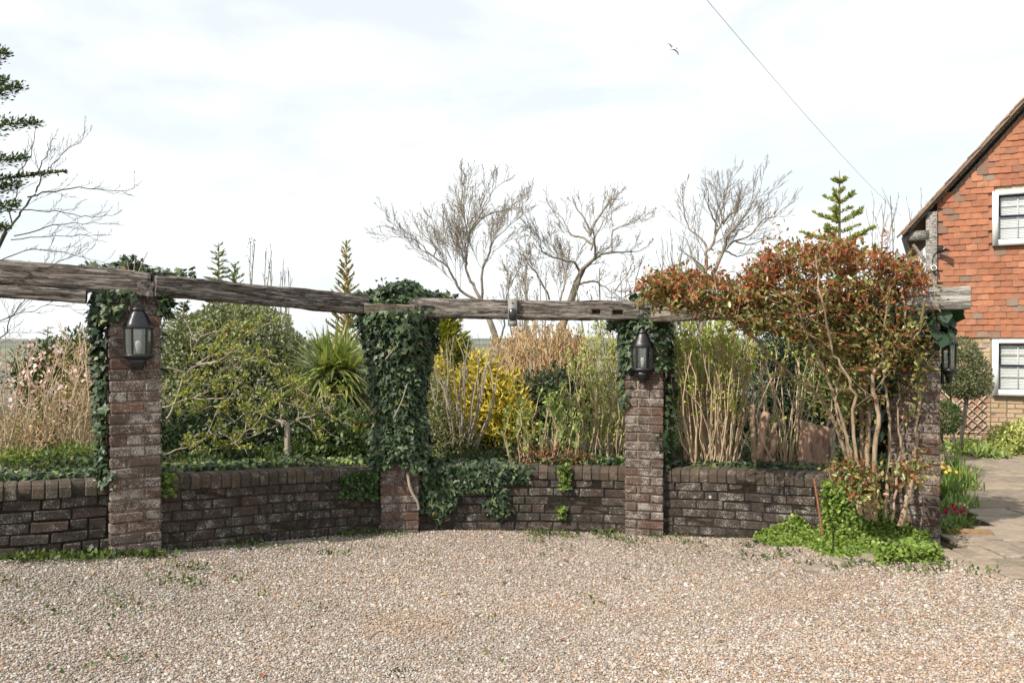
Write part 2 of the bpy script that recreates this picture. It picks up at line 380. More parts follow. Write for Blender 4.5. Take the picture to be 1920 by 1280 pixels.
GX = [-9, -3.4, -2.6, -1.7, -1, 0, 1.14, 1.85, 2.4, 2.96, 4.0, 9]; GZ = [.2, .19, .10, -.02, -.07, -.10, -.10, -.07, .03, .12, .13, .13]
def ground_z(x, y):
    x = np.asarray(x, float); y = np.asarray(y, float)
    b = sum(np.interp(x + d, GX, GZ) for d in (-.3, -.15, 0, .15, .3)) / 5
    f = np.clip((y - 2.2) / 2.6, 0, 1); f = f * f * (3 - 2 * f)
    return b * f
def sstep(a, b, x): t = np.clip((x - a) / (b - a), 0, 1); return t * t * (3 - 2 * t)
def terrain_z(x, y):
    x = np.asarray(x, float); y = np.asarray(y, float)
    g = ground_z(x, y); d = sdist(x, y) if x.size < 60000 else np.zeros_like(x)
    right = sstep(0, 0.25, (x - 3.0) - (y - 5.9) * 0.42)
    bed = 0.44 + 0.0 * x
    far = np.hypot(x, y)
    slope = -0.055 * np.clip(far - 9, 0, 60) - 0.03 * np.clip(far - 69, 0, 250)
    hill = 15.2 * sstep(330, 1050, far) + 3.5 * np.sin(x * 0.006 + 1.0) * sstep(500, 1000, far) * 0.4
    path = np.interp(y, [4.5, 6, 11, 14, 30], [.03, .05, -.08, -.14, -.14])
    beh = np.where(d > 0, 1.0, 0.0) * sstep(0.03, 0.16, d)
    zz = g * (1 - beh) + beh * (bed * (1 - right) + path * right)
    return zz + slope + hill
# ground as one sheet
def axis(lo, hi, step, far):
    a = list(np.arange(lo, hi + 1e-6, step)); s = step
    while a[-1] < far: s *= 1.16; a.append(a[-1] + s)
    s = step
    while a[0] > -far: s *= 1.16; a.insert(0, a[0] - s)
    return np.array(a)
gx = axis(-4.5, 4.5, 0.09, 2600); gy = axis(2.5, 8.0, 0.09, 2600)
XX, YY = np.meshgrid(gx, gy, indexing='ij'); ZZ = terrain_z(XX, YY)
V = np.stack([XX, YY, ZZ - 0.004], -1).reshape(-1, 3); ny = len(gy)
i = np.arange(len(gx) - 1)[:, None] * ny; j = np.arange(ny - 1)[None]
Fq = np.stack([i + j, i + ny + j, i + ny + j + 1, i + j + 1], -1).reshape(-1, 4)
k = NT('soil_and_fields'); p = k.pos()
soil = k.ramp(k.noise(9, 6, 0.7, p), [(0.3, (0.018, 0.014, 0.01)), (0.5, (0.045, 0.033, 0.02)), (0.62, (0.035, 0.045, 0.015)), (0.75, (0.07, 0.05, 0.03))])
fld = k.ramp(k.noise(0.006, 5, 0.6, p), [(0.38, (0.11, 0.115, 0.11)), (0.47, (0.13, 0.13, 0.125)), (0.5, (0.15, 0.17, 0.115)), (0.6, (0.19, 0.21, 0.15)), (0.64, (0.12, 0.122, 0.12))])
ln = k.n('VectorMath', operation='LENGTH'); k.set(ln.inputs[0], p)
k.bsdf(k.mix(k.math('MULTIPLY_ADD', ln.outputs['Value'], 0.02, -0.5), soil, fld), 0.95, k.bump(k.noise(30, 5, 0.7, p), 0.8, 0.02), spec=0.1)
k.t.nodes[-1]
for n_ in k.t.nodes:
    if n_.type == 'MATH' and n_.operation == 'MULTIPLY_ADD': n_.use_clamp = True
mb = MB(); mb.add(V, Fq)
g = put('ground', mb, k.m, smooth=True); tag(g, 'dark garden soil and far green valley side', kind='structure')

# gravel drive: sheet fanned from behind the camera up to the wall
smp = np.linspace(0.0, s_at(1745), 150)
edge = [cur(s) + 0.03 * nrm(s) for s in smp] + [np.array(q) for q in ((3.02, 5.25), (3.05, 4.95), (3.6, 4.55), (4.6, 4.1), (7.5, 3.0), (9, -2))]
edge = np.array(edge); cen = np.array((0.4, -3.5)); kk = np.r_[np.linspace(0.02, 0.62, 14), np.linspace(0.64, 1, 40)]
G2 = cen + (edge[None] - cen) * kk[:, None, None]
def rut(x, y):
    return 0.015 * np.sin(4.6 * y + 0.7 * x + 1.5 * np.sin(0.9 * x)) * np.clip(np.sin(1.3 * x + 0.7 * y + 2 * np.sin(.7 * x)), -.3, 1) + 0.006 * np.sin(7.0 * y - 2.2 * x + 2 * np.sin(1.7 * x + y))
def gravel_z(x, y): return ground_z(x, y) + 0.004 + rut(x, y) * np.clip((5.9 - y) / 1.5, 0.15, 1) + 0.01
Zg = gravel_z(G2[..., 0], G2[..., 1]); V = np.dstack([G2, Zg]).reshape(-1, 3); ny = len(edge)
i = np.arange(len(kk) - 1)[:, None] * ny; j = np.arange(ny - 1)[None]
mb = MB(); mb.add(V, np.stack([i + j, i + j + 1, i + ny + j + 1, i + ny + j], -1).reshape(-1, 4))
k = NT('gravel_bed'); p = k.pos()
v = k.n('TexVoronoi'); k.set(v.inputs['Vector'], p); v.inputs['Scale'].default_value = 75
sp = k.n('SeparateColor'); k.set(sp.inputs[0], v.outputs['Color'])
c = k.ramp(sp.outputs[0], [(0, (0.20, 0.155, 0.115)), (0.35, (0.36, 0.28, 0.21)), (0.6, (0.44, 0.40, 0.36)), (0.85, (0.30, 0.18, 0.10)), (1, (0.5, 0.47, 0.43))])
c = k.mix(k.ramp(v.outputs['Distance'], [(0.25, 0.0), (0.6, 0.8)]), c, (0.10, 0.075, 0.055))
c = k.mix(k.ramp(k.noise(1.1, 4, 0.6, p), [(0.45, 0.0), (0.7, 0.35)]), c, (0.13, 0.10, 0.07))
k.bsdf(c, 0.9, k.bump(v.outputs['Distance'], -0.8, 0.01), spec=0.2)
gd = put('gravel_drive', mb, k.m, smooth=True); tag(gd, 'pale gravel drive', kind='structure')

# loose pebbles over the part in view, placed as instances on points
N = 310000
u = rng.uniform(0, 1, (int(N * 1.5), 2)); yy = 3.25 + 3.9 * u[:, 0] ** 1.15; xx = (u[:, 1] * 2 - 1) * (yy * 0.68 + 0.5)
poly = edge[:, :]; 
def inside(x, y, poly):
    c = np.zeros(len(x), bool); q = np.vstack([poly, [(9, -4), (-9.5, -4)]]); n = len(q)
    for a in range(n):
        x1, y1 = q[a]; x2, y2 = q[(a + 1) % n]
        if y1 == y2: continue
        hit = ((y1 > y) != (y2 > y)) & (x < (x2 - x1) * (y - y1) / (y2 - y1) + x1); c ^= hit
    return c
m = inside(xx, yy, poly); xx, yy = xx[m][:N], yy[m][:N]
pm = bpy.data.meshes.new('gravel_stones'); pm.vertices.add(len(xx))
pm.vertices.foreach_set('co', np.stack([xx, yy, gravel_z(xx, yy) + rng.uniform(-0.002, 0.006, len(xx))], 1).astype(np.float32).ravel())
a = pm.attributes.new('ssize', 'FLOAT', 'POINT'); a.data.foreach_set('value', (0.0042 * np.exp(rng.normal(0, 0.42, len(xx)))).astype(np.float32))
a = pm.attributes.new('srot', 'FLOAT_VECTOR', 'POINT'); rr_ = np.stack([rng.normal(0, .35, len(xx)), rng.normal(0, .35, len(xx)), rng.uniform(0, 6.28, len(xx))], 1)
a.data.foreach_set('vector', rr_.astype(np.float32).ravel())
a = pm.attributes.new('ptint', 'FLOAT_COLOR', 'POINT')
pc = pal(len(xx), [(0.58, 0.53, 0.485), (0.48, 0.385, 0.31), (0.44, 0.28, 0.17), (0.36, 0.33, 0.305), (0.62, 0.56, 0.50), (0.40, 0.235, 0.14), (0.23, 0.18, 0.15), (0.53, 0.42, 0.335)], [5, 4, 2.3, 2.6, 2.4, 1, 1.2, 3], 0.2)
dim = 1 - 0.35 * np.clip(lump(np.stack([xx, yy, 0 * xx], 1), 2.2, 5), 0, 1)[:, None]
dirt_shade = np.clip(lump(np.stack([xx, yy * 1.6, 0 * xx], 1), 1.1, 9) * .9 + .25 - .12 * xx, 0, 1)[:, None] * .5  # random dirt patches, plus soft shade painted in as grey growing toward the left
gy = pc.mean(1, keepdims=True) * np.array((0.80, 0.76, 0.70)); pc = (pc * (1 - dirt_shade) + gy * dirt_shade) * (0.56 + 0.18 * dim); trk = np.clip(rut(xx, yy) / .012 - .35, 0, .75)[:, None] * np.clip((5.9 - yy) / 1.2, 0, 1)[:, None]; pc = pc * (1 - trk * .55) + trk * .55 * np.array((.34, .235, .16))
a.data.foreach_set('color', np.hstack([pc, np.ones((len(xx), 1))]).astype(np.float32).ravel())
gs = bpy.data.objects.new('gravel_stones', pm); COL.objects.link(gs); tag(gs, 'loose tan and white pebbles over the drive', kind='stuff')
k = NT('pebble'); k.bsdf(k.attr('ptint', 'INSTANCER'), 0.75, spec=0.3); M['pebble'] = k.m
pcol = bpy.data.collections.new('pebble_shapes')
for q in range(5):
    bm = bmesh.new(); bmesh.ops.create_icosphere(bm, subdivisions=1, radius=1)
    for vv in bm.verts: vv.co = Vector((vv.co.x * R.uniform(1.0, 1.5), vv.co.y * R.uniform(.75, 1.05), vv.co.z * R.uniform(.45, .75)))
    me = bpy.data.meshes.new('pebble'); bm.to_mesh(me); bm.free(); me.materials.append(M['pebble'])
    me.polygons.foreach_set('use_smooth', [True] * len(me.polygons))
    pcol.objects.link(bpy.data.objects.new('pebble', me))
gn = bpy.data.node_groups.new('scatter_pebbles', 'GeometryNodeTree')
gn.interface.new_socket('Geometry', in_out='INPUT', socket_type='NodeSocketGeometry'); gn.interface.new_socket('Geometry', in_out='OUTPUT', socket_type='NodeSocketGeometry')
gi = gn.nodes.new('NodeGroupInput'); go = gn.nodes.new('NodeGroupOutput'); ci = gn.nodes.new('GeometryNodeCollectionInfo')
ci.inputs[0].default_value = pcol; ci.inputs['Separate Children'].default_value = True; ci.inputs['Reset Children'].default_value = True
ip = gn.nodes.new('GeometryNodeInstanceOnPoints'); ip.inputs['Pick Instance'].default_value = True
def nattr(nm, t):
    x = gn.nodes.new('GeometryNodeInputNamedAttribute'); x.data_type = t; x.inputs[0].default_value = nm
    return [o for o in x.outputs if o.enabled and o.name == 'Attribute'][0]
gn.links.new(gi.outputs[0], ip.inputs['Points']); gn.links.new(ci.outputs[0], ip.inputs['Instance'])
gn.links.new(nattr('ssize', 'FLOAT'), ip.inputs['Scale']); gn.links.new(nattr('srot', 'FLOAT_VECTOR'), ip.inputs['Rotation'])
gn.links.new(ip.outputs[0], go.inputs[0])
mod = gs.modifiers.new('scatter', 'NODES'); mod.node_group = gn

# ------------------------------------------------------------------ bricks
def brick_mesh(m, dims=(0.215, 0.1025, 0.065), jit=0.0035, bev=0.006):
    bm = bmesh.new(); bmesh.ops.create_cube(bm, size=1)
    for vv in bm.verts: vv.co = Vector([vv.co[a] * dims[a] + R.uniform(-jit, jit) for a in range(3)])
    bmesh.ops.bevel(bm, geom=bm.edges[:], offset=bev * R.uniform(.7, 1.3), segments=1, affect='EDGES', profile=0.5)
    for vv in bm.verts: vv.co += Vector([R.uniform(-.0012, .0012) for _ in range(3)])
    me = bpy.data.meshes.new('brick'); bm.to_mesh(me); bm.free(); me.materials.append(m); return me
def bricks_of(m, n=5, **kw): return [brick_mesh(m, **kw) for _ in range(n)]
BR = {q: bricks_of(M[q]) for q in ('pier_brick', 'wall_brick')}
HD = {q: bricks_of(M[q], dims=(0.1025, 0.1025, 0.065)) for q in ('pier_brick', 'wall_brick')}
def coping_mesh():                 # a brick on edge with a rounded upper arris
    bm = bmesh.new(); w_, d_, h_ = 0.0715, 0.225, 0.108
    prof = [(-d_ / 2, -h_ / 2), (-d_ / 2 - .004, h_ * .1), (-d_ / 2 + .012, h_ * .36), (-d_ / 2 + .045, h_ * .5), (d_ / 2 - .045, h_ * .5), (d_ / 2 - .012, h_ * .36), (d_ / 2, h_ * .1), (d_ / 2, -h_ / 2)]
    prof = [(a + R.uniform(-.004, .004), b + R.uniform(-.003, .003)) for a, b in prof]
    L = [bm.verts.new((-w_ / 2 + R.uniform(-.002, .002), a, b)) for a, b in prof]; Rr = [bm.verts.new((w_ / 2 + R.uniform(-.002, .002), a, b)) for a, b in prof]
    bm.faces.new(L); bm.faces.new(Rr[::-1]); n = len(prof)
    for q in range(n): bm.faces.new((L[q], Rr[q], Rr[(q + 1) % n], L[(q + 1) % n])[::-1])
    bmesh.ops.bevel(bm, geom=[e for e in bm.edges if abs(e.verts[0].co.x - e.verts[1].co.x) < .01], offset=.004, segments=1, affect='EDGES')
    me = bpy.data.meshes.new('coping_brick'); bm.to_mesh(me); bm.free(); me.materials.append(M['coping_brick']); return me
CP = [coping_mesh() for _ in range(6)]

TX = [-4.5, -3.35, -2.7, -1, 0, 1.1, 2.4, 2.9]; TZ = [.72, .672, .652, .488, .482, .485, .545, .60]
def top_z(x): return sum(np.interp(x + d, TX, TZ) for d in (-.2, 0, .2)) / 3
def frame(s, z, off=0.0, roll=0.0, tilt=True, yaw=0.0, depth=0.0):
    c = cur(s) + nrm(s) * off; t = tan(s); n = nrm(s)
    sl_ = (top_z(cur(s + .05)[0]) - top_z(cur(s - .05)[0])) / .1 if tilt else 0
    X = Vector((t[0], t[1], sl_)).normalized(); Y = Vector((-n[0], -n[1], 0)); Z = X.cross(Y).normalized(); Y = Z.cross(X)
    m = Matrix(((X.x, Y.x, Z.x, c[0]), (X.y, Y.y, Z.y, c[1]), (X.z, Y.z, Z.z, z), (0, 0, 0, 1)))
    return m @ Matrix.Rotation(roll, 4, 'Y') @ Matrix.Rotation(yaw, 4, 'Z')
def wall_bay(s0, s1, label, rough=1.0, mort='dark_mortar'):
    mid = cur((s0 + s1) / 2); g0 = float(ground_z(mid[0], mid[1]))
    root = thing('garden_wall', label, 'garden wall', (mid[0], mid[1], g0), 'bays of the low curved garden wall')
    # mortar core follows the curve, set back from the brick faces
    ss = np.linspace(s0, s1, 26); mb = MB(); V = []
    for s in ss:
        c = cur(s); n = nrm(s); tz = top_z(c[0]) - 0.012; gz = float(ground_z(*c)) - 0.2
        for off, z in ((-.006 * rough ** 1.6, gz), (-.006 * rough ** 1.6, tz - .104), (.003, tz - .10), (.001, tz - .025), (-.032, tz + .009), (-.18, tz + .009), (-.20, tz - .03), (-.20, gz)): V.append((c[0] + n[0] * off, c[1] + n[1] * off, z))
    F = [(a * 8 + b, a * 8 + b + 1, (a + 1) * 8 + b + 1, (a + 1) * 8 + b) for a in range(25) for b in range(7)]
    F += [tuple(range(8)), tuple(25 * 8 + q for q in range(7, -1, -1))]
    mb.add(V, F); put('mortar', mb, M[mort], root)
    # coping of bricks on edge
    n_ = round((s1 - s0) / 0.0765); 
    for q in range(n_):
        s = s0 + (q + .5) * (s1 - s0) / n_; z = top_z(cur(s)[0]) - .054 + R.uniform(-.003, .003)
        inst('coping_brick', R.choice(CP), frame(s, z, -.105 + R.uniform(-.006, .006) * rough, R.uniform(-.02, .02) * rough, yaw=R.uniform(-.02, .02)), root)
    # courses, alternately stretchers and headers mixed
    for r in range(7):
        dz = -.105 - .012 - r * .0755 - .033; s = s0 - R.uniform(0, .1) if r % 2 else s0 - R.uniform(.1, .2)
        while s < s1 - .03:
            hd = R.random() < .38; L = .1025 if hd else .215
            a, b = max(s, s0), min(s + L, s1)
            if b - a > .03:
                c = (a + b) / 2; z = top_z(cur(c)[0]) + dz; cc = cur(c)
                if z + .035 > float(ground_z(*cc)) - .01:
                    m = frame(c, z + R.uniform(-.002, .002) * rough, -.0513 + R.uniform(-.006, .005) * rough, R.uniform(-.012, .012) * rough, yaw=R.uniform(-.02, .02) * rough) @ Matrix.Diagonal(((b - a) / L * R.uniform(.985, 1.01), 1, R.uniform(.95, 1.03), 1))
                    inst('brick', R.choice((HD if hd else BR)['wall_brick']), m, root)
            s += L + .0105
    return root
sb = [(s_at(2) - 1.0, S_P[0] - .155), (S_P[0] + .155, S_P[1] - .15), (S_P[1] + .15, S_P[2] - .155), (S_P[2] + .155, S_P[3] - .1)]
wall_bay(*sb[0], 'low dark brick wall with open joints, running out left of the lantern pillar with ivy on one side', 2.0)
wall_bay(*sb[1], 'low blackened brick wall between the lantern pillar and the ivy-covered pillar')
wall_bay(*sb[2], 'low brick wall with dark ivy spilling over one end, under the sensor on the beam')
wall_bay(*sb[3], 'low brick wall with orange lichen spots, ending in the red-leaved rose')

BEAM_UP = {1: 0.475, 2: 0.385, 3: 0.35, 4: 0.37}   # beam tops above eye height
def pier(i, zlo, ztop, label, hide=99):
    c = PIER[i]; n = PN[i]; t = np.array((-n[1], n[0])); ctr = c - n * .165
    g0 = float(ground_z(*c)); root = thing('brick_pillar', label, 'brick pillar', (ctr[0], ctr[1], g0), 'brick pillars of the pergola')
    mb = MB(); Mx = np.array(((t[0], -n[0], 0), (t[1], -n[1], 0), (0, 0, 1)))
    mb.box((ctr[0], ctr[1], (zlo - .2 + ztop) / 2), (.306, .306, ztop - zlo + .2), Mx); put('mortar', mb, M['mortar'], root)
    rows = int((ztop - zlo) / .0752)
    for r in range(rows + 2):
        z = ztop - .035 - r * .0752
        if z < zlo - .06 or (z > hide): continue
        fl = r % 2
        for q in range(4):
            # pinwheel of four stretchers, mirrored on every other course
            u, v, rot = ((-.056, -.1125, 0), (.1125, -.056, 90), (.056, .1125, 0), (-.1125, .056, 90))[q]
            if fl: u = -u
            if R.random() < .02 and q == 0: pass
            X = Vector((t[0], t[1], 0)); Y = Vector((-n[0], -n[1], 0)); o = Vector((ctr[0], ctr[1], 0)) + X * u + Y * v
            m = Matrix(((X.x, Y.x, 0, o.x), (X.y, Y.y, 0, o.y), (0, 0, 1, z + R.uniform(-.002, .002)), (0, 0, 0, 1))) @ Matrix.Rotation(math.radians(rot) + R.uniform(-.012, .012), 4, 'Z') @ Matrix.Translation((R.uniform(-.002, .002), R.uniform(-.003, .003), 0)) @ Matrix.Diagonal((1, 1, R.uniform(.96, 1.03), 1))
            inst('brick', R.choice(BR['pier_brick']), m, root)
    return ctr, n, t
zt = {1: EYE + .325, 2: EYE + .25, 3: EYE + .182, 4: EYE + .222}
PC = {}
PC[1] = pier(1, .05, zt[1], 'tall lichened brick pillar with ivy down one side and a lantern on its front')
PC[2] = pier(2, -.12, zt[2], 'brick pillar wrapped in ivy from the wall to the beam', hide=.62)
PC[3] = pier(3, -.14, zt[3], 'reddish brick pillar with ivy round its lantern and a clear lower half')
PC[4] = pier(4, .02, zt[4], 'brick pillar beside the stone path, half hidden by the red-leaved rose')

# ------------------------------------------------------------------ pergola timbers
def timber(name, a, b, h, dpt, m, label, cat='timber beam', group='old timbers of the pergola', rough=1.0, seed=0, notch=()):
    a, b = np.array(a, float), np.array(b, float); L = np.linalg.norm(b - a); X = (b - a) / L
    Y = unit(np.cross(UP, X)); Z = np.cross(X, Y); n = max(6, int(L / .035)); r = np.random.default_rng(seed + 50)
    prof = []; q = .012
    for (y0, z0, y1, z1) in ((-1, -1, -1, 1), (-1, 1, 1, 1), (1, 1, 1, -1), (1, -1, -1, -1)):
        for f in np.linspace(0, 1, 6)[:-1]: prof.append((y0 + (y1 - y0) * f, z0 + (z1 - z0) * f))
    prof = np.array(prof) * (dpt / 2, h / 2); kk_ = len(prof); xs = np.linspace(-L / 2, L / 2, n)
    ph = r.uniform(0, 6.28, (kk_, 3)); ring = []
    for x in xs:
        dsp = .004 * np.sin(ph[:, 0] + x * 3.1) + .003 * np.sin(ph[:, 1] + x * 8.0) + .0022 * np.sin(ph[:, 2] + x * 21) + r.normal(0, .0008, kk_)
        rad = 1 + dsp * rough / (h / 2); bow = .008 * math.sin(x * 1.7 + seed); tp = 1 + .05 * math.sin(x * 1.1 + seed * 2)
        ring.append(np.stack([np.full(kk_, x), prof[:, 0] * rad, prof[:, 1] * rad * tp + bow * rough], 1))
    V = np.array(ring).reshape(-1, 3); i = np.arange(n - 1)[:, None] * kk_; j = np.arange(kk_)[None]; j2 = (j + 1) % kk_
    mb = MB(); mb.add(V, np.stack([i + j, i + kk_ + j, i + kk_ + j2, i + j2], -1).reshape(-1, 4)[:, ::-1])
    mb.add(ring[0], [list(range(kk_))]); mb.add(ring[-1], [list(range(kk_))[::-1]])
    me = mb.mesh(name); me.materials.append(m); o = bpy.data.objects.new(name, me); COL.objects.link(o)
    c = (a + b) / 2; o.matrix_world = Matrix(((X[0], Y[0], Z[0], c[0]), (X[1], Y[1], Z[1], c[1]), (X[2], Y[2], Z[2], c[2]), (0, 0, 0, 1)))
    ORG[o.name] = c
    TB.append(o); bpy.context.view_layer.update()
    return tag(o, label, cat, group)
TB = []
def pt(i, u, z, out=-.05):         # point near pier i: u along its face, out in front of the face
    c, n, t = PC[i]; q = c + n * (.165 + out) + t * u; return np.array((q[0], q[1], z))
e = EYE
A0 = np.array((-4.45, 4.72, e + .50)); d_ = np.array((0, 0, 1.0))
timber('timber_beam', A0 + (.0, 0, 0), pt(1, .095, e + .398, -.03), .155, .13, M['oak'], 'cracked oak beam running from the lantern pillar out of view, knot hole near its end', seed=1)
timber('timber_beam', A0 + (-.04, .05, -.115), pt(1, -.30, e + .302, -.06), .085, .12, M['oak'], 'grey lower timber fixed beneath the outermost oak beam', seed=2)
b1 = pt(2, .145, e + .295, -.03); 
timber('timber_beam', pt(1, .105, e + .382, .0), pt(2, -.30, e + .325, -.03), .155, .13, M['oak'], 'rough brown oak beam between the lantern pillar and the ivy mound', seed=3)
timber('timber_beam', pt(2, -.30, e + .285, .02), pt(2, .125, e + .285, .02), .07, .10, M['oak_light'], 'short pale timber block on top of the ivy-wrapped pillar', seed=4)
timber('timber_beam', pt(2, .17, e + .293, -.02), pt(3, .07, e + .263, -.05), .165, .13, M['oak'], 'oak beam across the middle bay carrying a small sensor', seed=5)
timber('timber_beam', pt(3, .08, e + .255, .0), pt(4, .02, e + .305, -.04), .165, .13, M['oak_light'], 'pale oak beam with two bolts, mostly under red rose leaves', seed=6)
timber('timber_beam', pt(4, -.06, e + .30, .05), pt(4, .35, e + .305, .05), .15, .11, M['oak_post'], 'short silvery beam end sticking out toward the tile-hung house', seed=7)
def endgrain(i, u, z, s, label, lw=.5, sd=0):
    c, n, t = PC[i]; q = c + n * .165 + t * u; a = np.array((*(q + n * .045), z)); b = np.array((*(q - n * lw), z)); timber('cross_timber', a, b, s, s, M['oak'], label, 'cross timber', 'cross timbers over the pillars', seed=sd)
endgrain(1, .055, e + .372, .10, 'square end of a cross timber above the lantern beside the ivy strip', sd=11)
endgrain(2, .14, e + .318, .12, 'square end of a cross timber poking out of the ivy mound', sd=12)
endgrain(3, -.06, e + .285, .10, 'square end of a cross timber above the middle lantern', sd=13)
for zz in (.04, -.03):
    c = pt(3, .16, e + .25 + zz, .07); mb = MB(); n3 = np.array((*PC[3][1], 0)); mb.tube([c - n3 * .03, c + n3 * .008], [.011, .011], 7)
    solo('bolt', mb, M['rust'], ('upper' if zz > 0 else 'lower') + ' rusty bolt head in the pale oak beam by the middle lantern', 'bolt', tuple(c), 'bolts in the pale beam')
# mortise holes left in the old beams, cut as real recesses
def cut(o, holes):
    bm = bmesh.new(); bm.from_mesh(o.data); bmesh.ops.remove_doubles(bm, verts=bm.verts[:], dist=1e-5); bmesh.ops.recalc_face_normals(bm, faces=bm.faces[:]); bm.to_mesh(o.data); bm.free()
    mb = MB()
    for (px, py, wp, hp_, Y) in holes:
        c = P(px, py, Y); mb.box(c, (wp / FPX * Y, .075, hp_ / FPX * Y), np.array(o.matrix_world.to_3x3()) if False else None)
    me = mb.mesh('hole'); bm = bmesh.new(); bm.from_mesh(me); bmesh.ops.recalc_face_normals(bm, faces=bm.faces[:]); bm.to_mesh(me); bm.free()
    h = bpy.data.objects.new('hole', me); COL.objects.link(h); md = o.modifiers.new('cut', 'BOOLEAN'); md.object = h; md.operation = 'DIFFERENCE'; md.solver = 'EXACT'
    dg = bpy.context.evaluated_depsgraph_get(); nm = bpy.data.meshes.new_from_object(o.evaluated_get(dg)); o.modifiers.clear(); o.data = nm
    bpy.data.objects.remove(h); bpy.data.meshes.remove(me)
cut(TB[0], [(152, 536, 25, 10, 5.42)]); cut(TB[4], [(1118, 585, 15, 8, 6.86), (1158, 586, 20, 8, 6.86), (803, 579, 24, 9, 6.84)])

# ------------------------------------------------------------------ wall lanterns
def lantern(c, n, label, glow=0):
    """hexagonal coach lantern, c = centre of its base plate on the wall side, n = outward direction"""
    n = np.array((*n, 0)); root = thing('wall_lantern', label, 'wall lantern', tuple(c), 'black lanterns on the brick pillars')
    ax = np.array(c) + n * .056; tt = np.array((-n[1], n[0], 0))
    def ring(r, z, k=6, ph=0): return np.array([ax + n * (.56 * r * math.cos((q + .5) * 2 * math.pi / k)) + tt * (r * math.sin((q + .5) * 2 * math.pi / k)) + UP * z for q in range(k)])
    def lathe(prof, k=6):
        mb = MB(); V = np.concatenate([ring(r, z, k) for r, z in prof]); F = [(a * k + b, a * k + (b + 1) % k, (a + 1) * k + (b + 1) % k, (a + 1) * k + b) for a in range(len(prof) - 1) for b in range(k)]
        mb.add(V, F + [list(range(k))[::-1], [(len(prof) - 1) * k + b for b in range(k)]]); return mb
    put('roof', lathe([(.098, .178), (.103, .188), (.085, .215), (.066, .255), (.052, .285), (.040, .30), (.036, .303)]), M['black_iron'], root)
    put('finial', lathe([(.04, .303), (.042, .315), (.022, .325), (.016, .338), (.005, .346)], 10), M['black_iron'], root)
    put('base', lathe([(.074, -.03), (.104, -.012), (.106, .0), (.088, .008)]), M['black_iron'], root)
    mb = lathe([(.014, -.105), (.03, -.10), (.046, -.06), (.066, -.031)], 8)
    put('bracket', mb, M['black_iron'], root)
    mb = MB(); Mx = np.array(((-n[1], n[0], 0), (n[0], n[1], 0), (0, 0, 1))).T
    mb.box(np.array(c) + n * .012 + UP * -.03, (.075, .02, .15), Mx); put('back_plate', mb, M['black_iron'], root)
    lo, hi = ring(.082, .006), ring(.088, .18)
    for q in range(6):
        mb = MB(); mb.tube([lo[q], hi[q]], [.0085, .0085], 4); put('bar', mb, M['black_iron'], root)
        a, b = lo[q], lo[(q + 1) % 6]; a2, b2 = hi[q], hi[(q + 1) % 6]
        mb = MB(); mb.add([a, b, b2, a2], [(0, 1, 2, 3)]); put('pane', mb, M['glass'], root)
    mb = lathe([(.012, .008), (.014, .035), (.016, .04), (.021, .065), (.022, .078), (.016, .092), (.004, .10)], 10); put('bulb', mb, M['bulb'], root, smooth=True)
def wpt(i, u, z, out=0): return pt(i, u, z, out)
lantern(pt(1, .006, e + P(0, 665, 5.5)[2] - e, 0.002), PN[1], 'black lantern on the ivy-sided brick pillar, gold and clear panes')
lantern(pt(3, -.01, P(0, 691, 6.85)[2], .002), PN[3], 'black lantern ringed by ivy on the reddish pillar, bulb visible inside')
c4, n4, t4 = PC[4]; q = c4 + t4 * .167 + n4 * .06
lantern(np.array((q[0], q[1], P(0, 693, 5.7)[2])), t4, 'black lantern on the path side of the rose-covered pillar')

# sensor on the middle beam
sx = P(961, 562, 6.82); ns = np.array((0, -1.0))
root = thing('sensor_bracket', 'steel bracket with black oval sensor hung on the middle oak beam', 'sensor', tuple(sx))
mb = MB(); mb.box(sx + (0, -.012, -.11), (.079, .004, .225)); o = put('plate', mb, M['metal'], root)
mb = MB(); a_ = np.linspace(0, 2 * math.pi, 21)[:-1]; V = []
for dy, sc_ in ((0, 1), (-.03, 1), (-.042, .82)):
    for q in a_: V.append((sx[0] + .034 * sc_ * math.cos(q), sx[1] - .0145 + dy, sx[2] - .125 + (.034 * sc_ * math.sin(q) + (.018 if math.sin(q) > 0 else -.02))))
mb.add(V, [(b * 20 + q, b * 20 + (q + 1) % 20, (b + 1) * 20 + (q + 1) % 20, (b + 1) * 20 + q) for b in range(2) for q in range(20)] + [list(range(40, 60))]); put('sensor_eye', mb, M['black_plastic'], root, smooth=False)
mb = MB(); mb.box(sx + (0, -.035, -.205), (.062, .045, .045)); put('sensor_housing', mb, M['metal'], root)
mb = MB(); mb.tube([sx + (0, -.012, -.026), sx + (0, -.019, -.026)], .008, 8); put('bolt', mb, M['rust'], root)
mb = MB(); mb.box(sx + (0, .06, .004), (.079, .146, .004)); put('bracket_hook', mb, M['metal'], root)

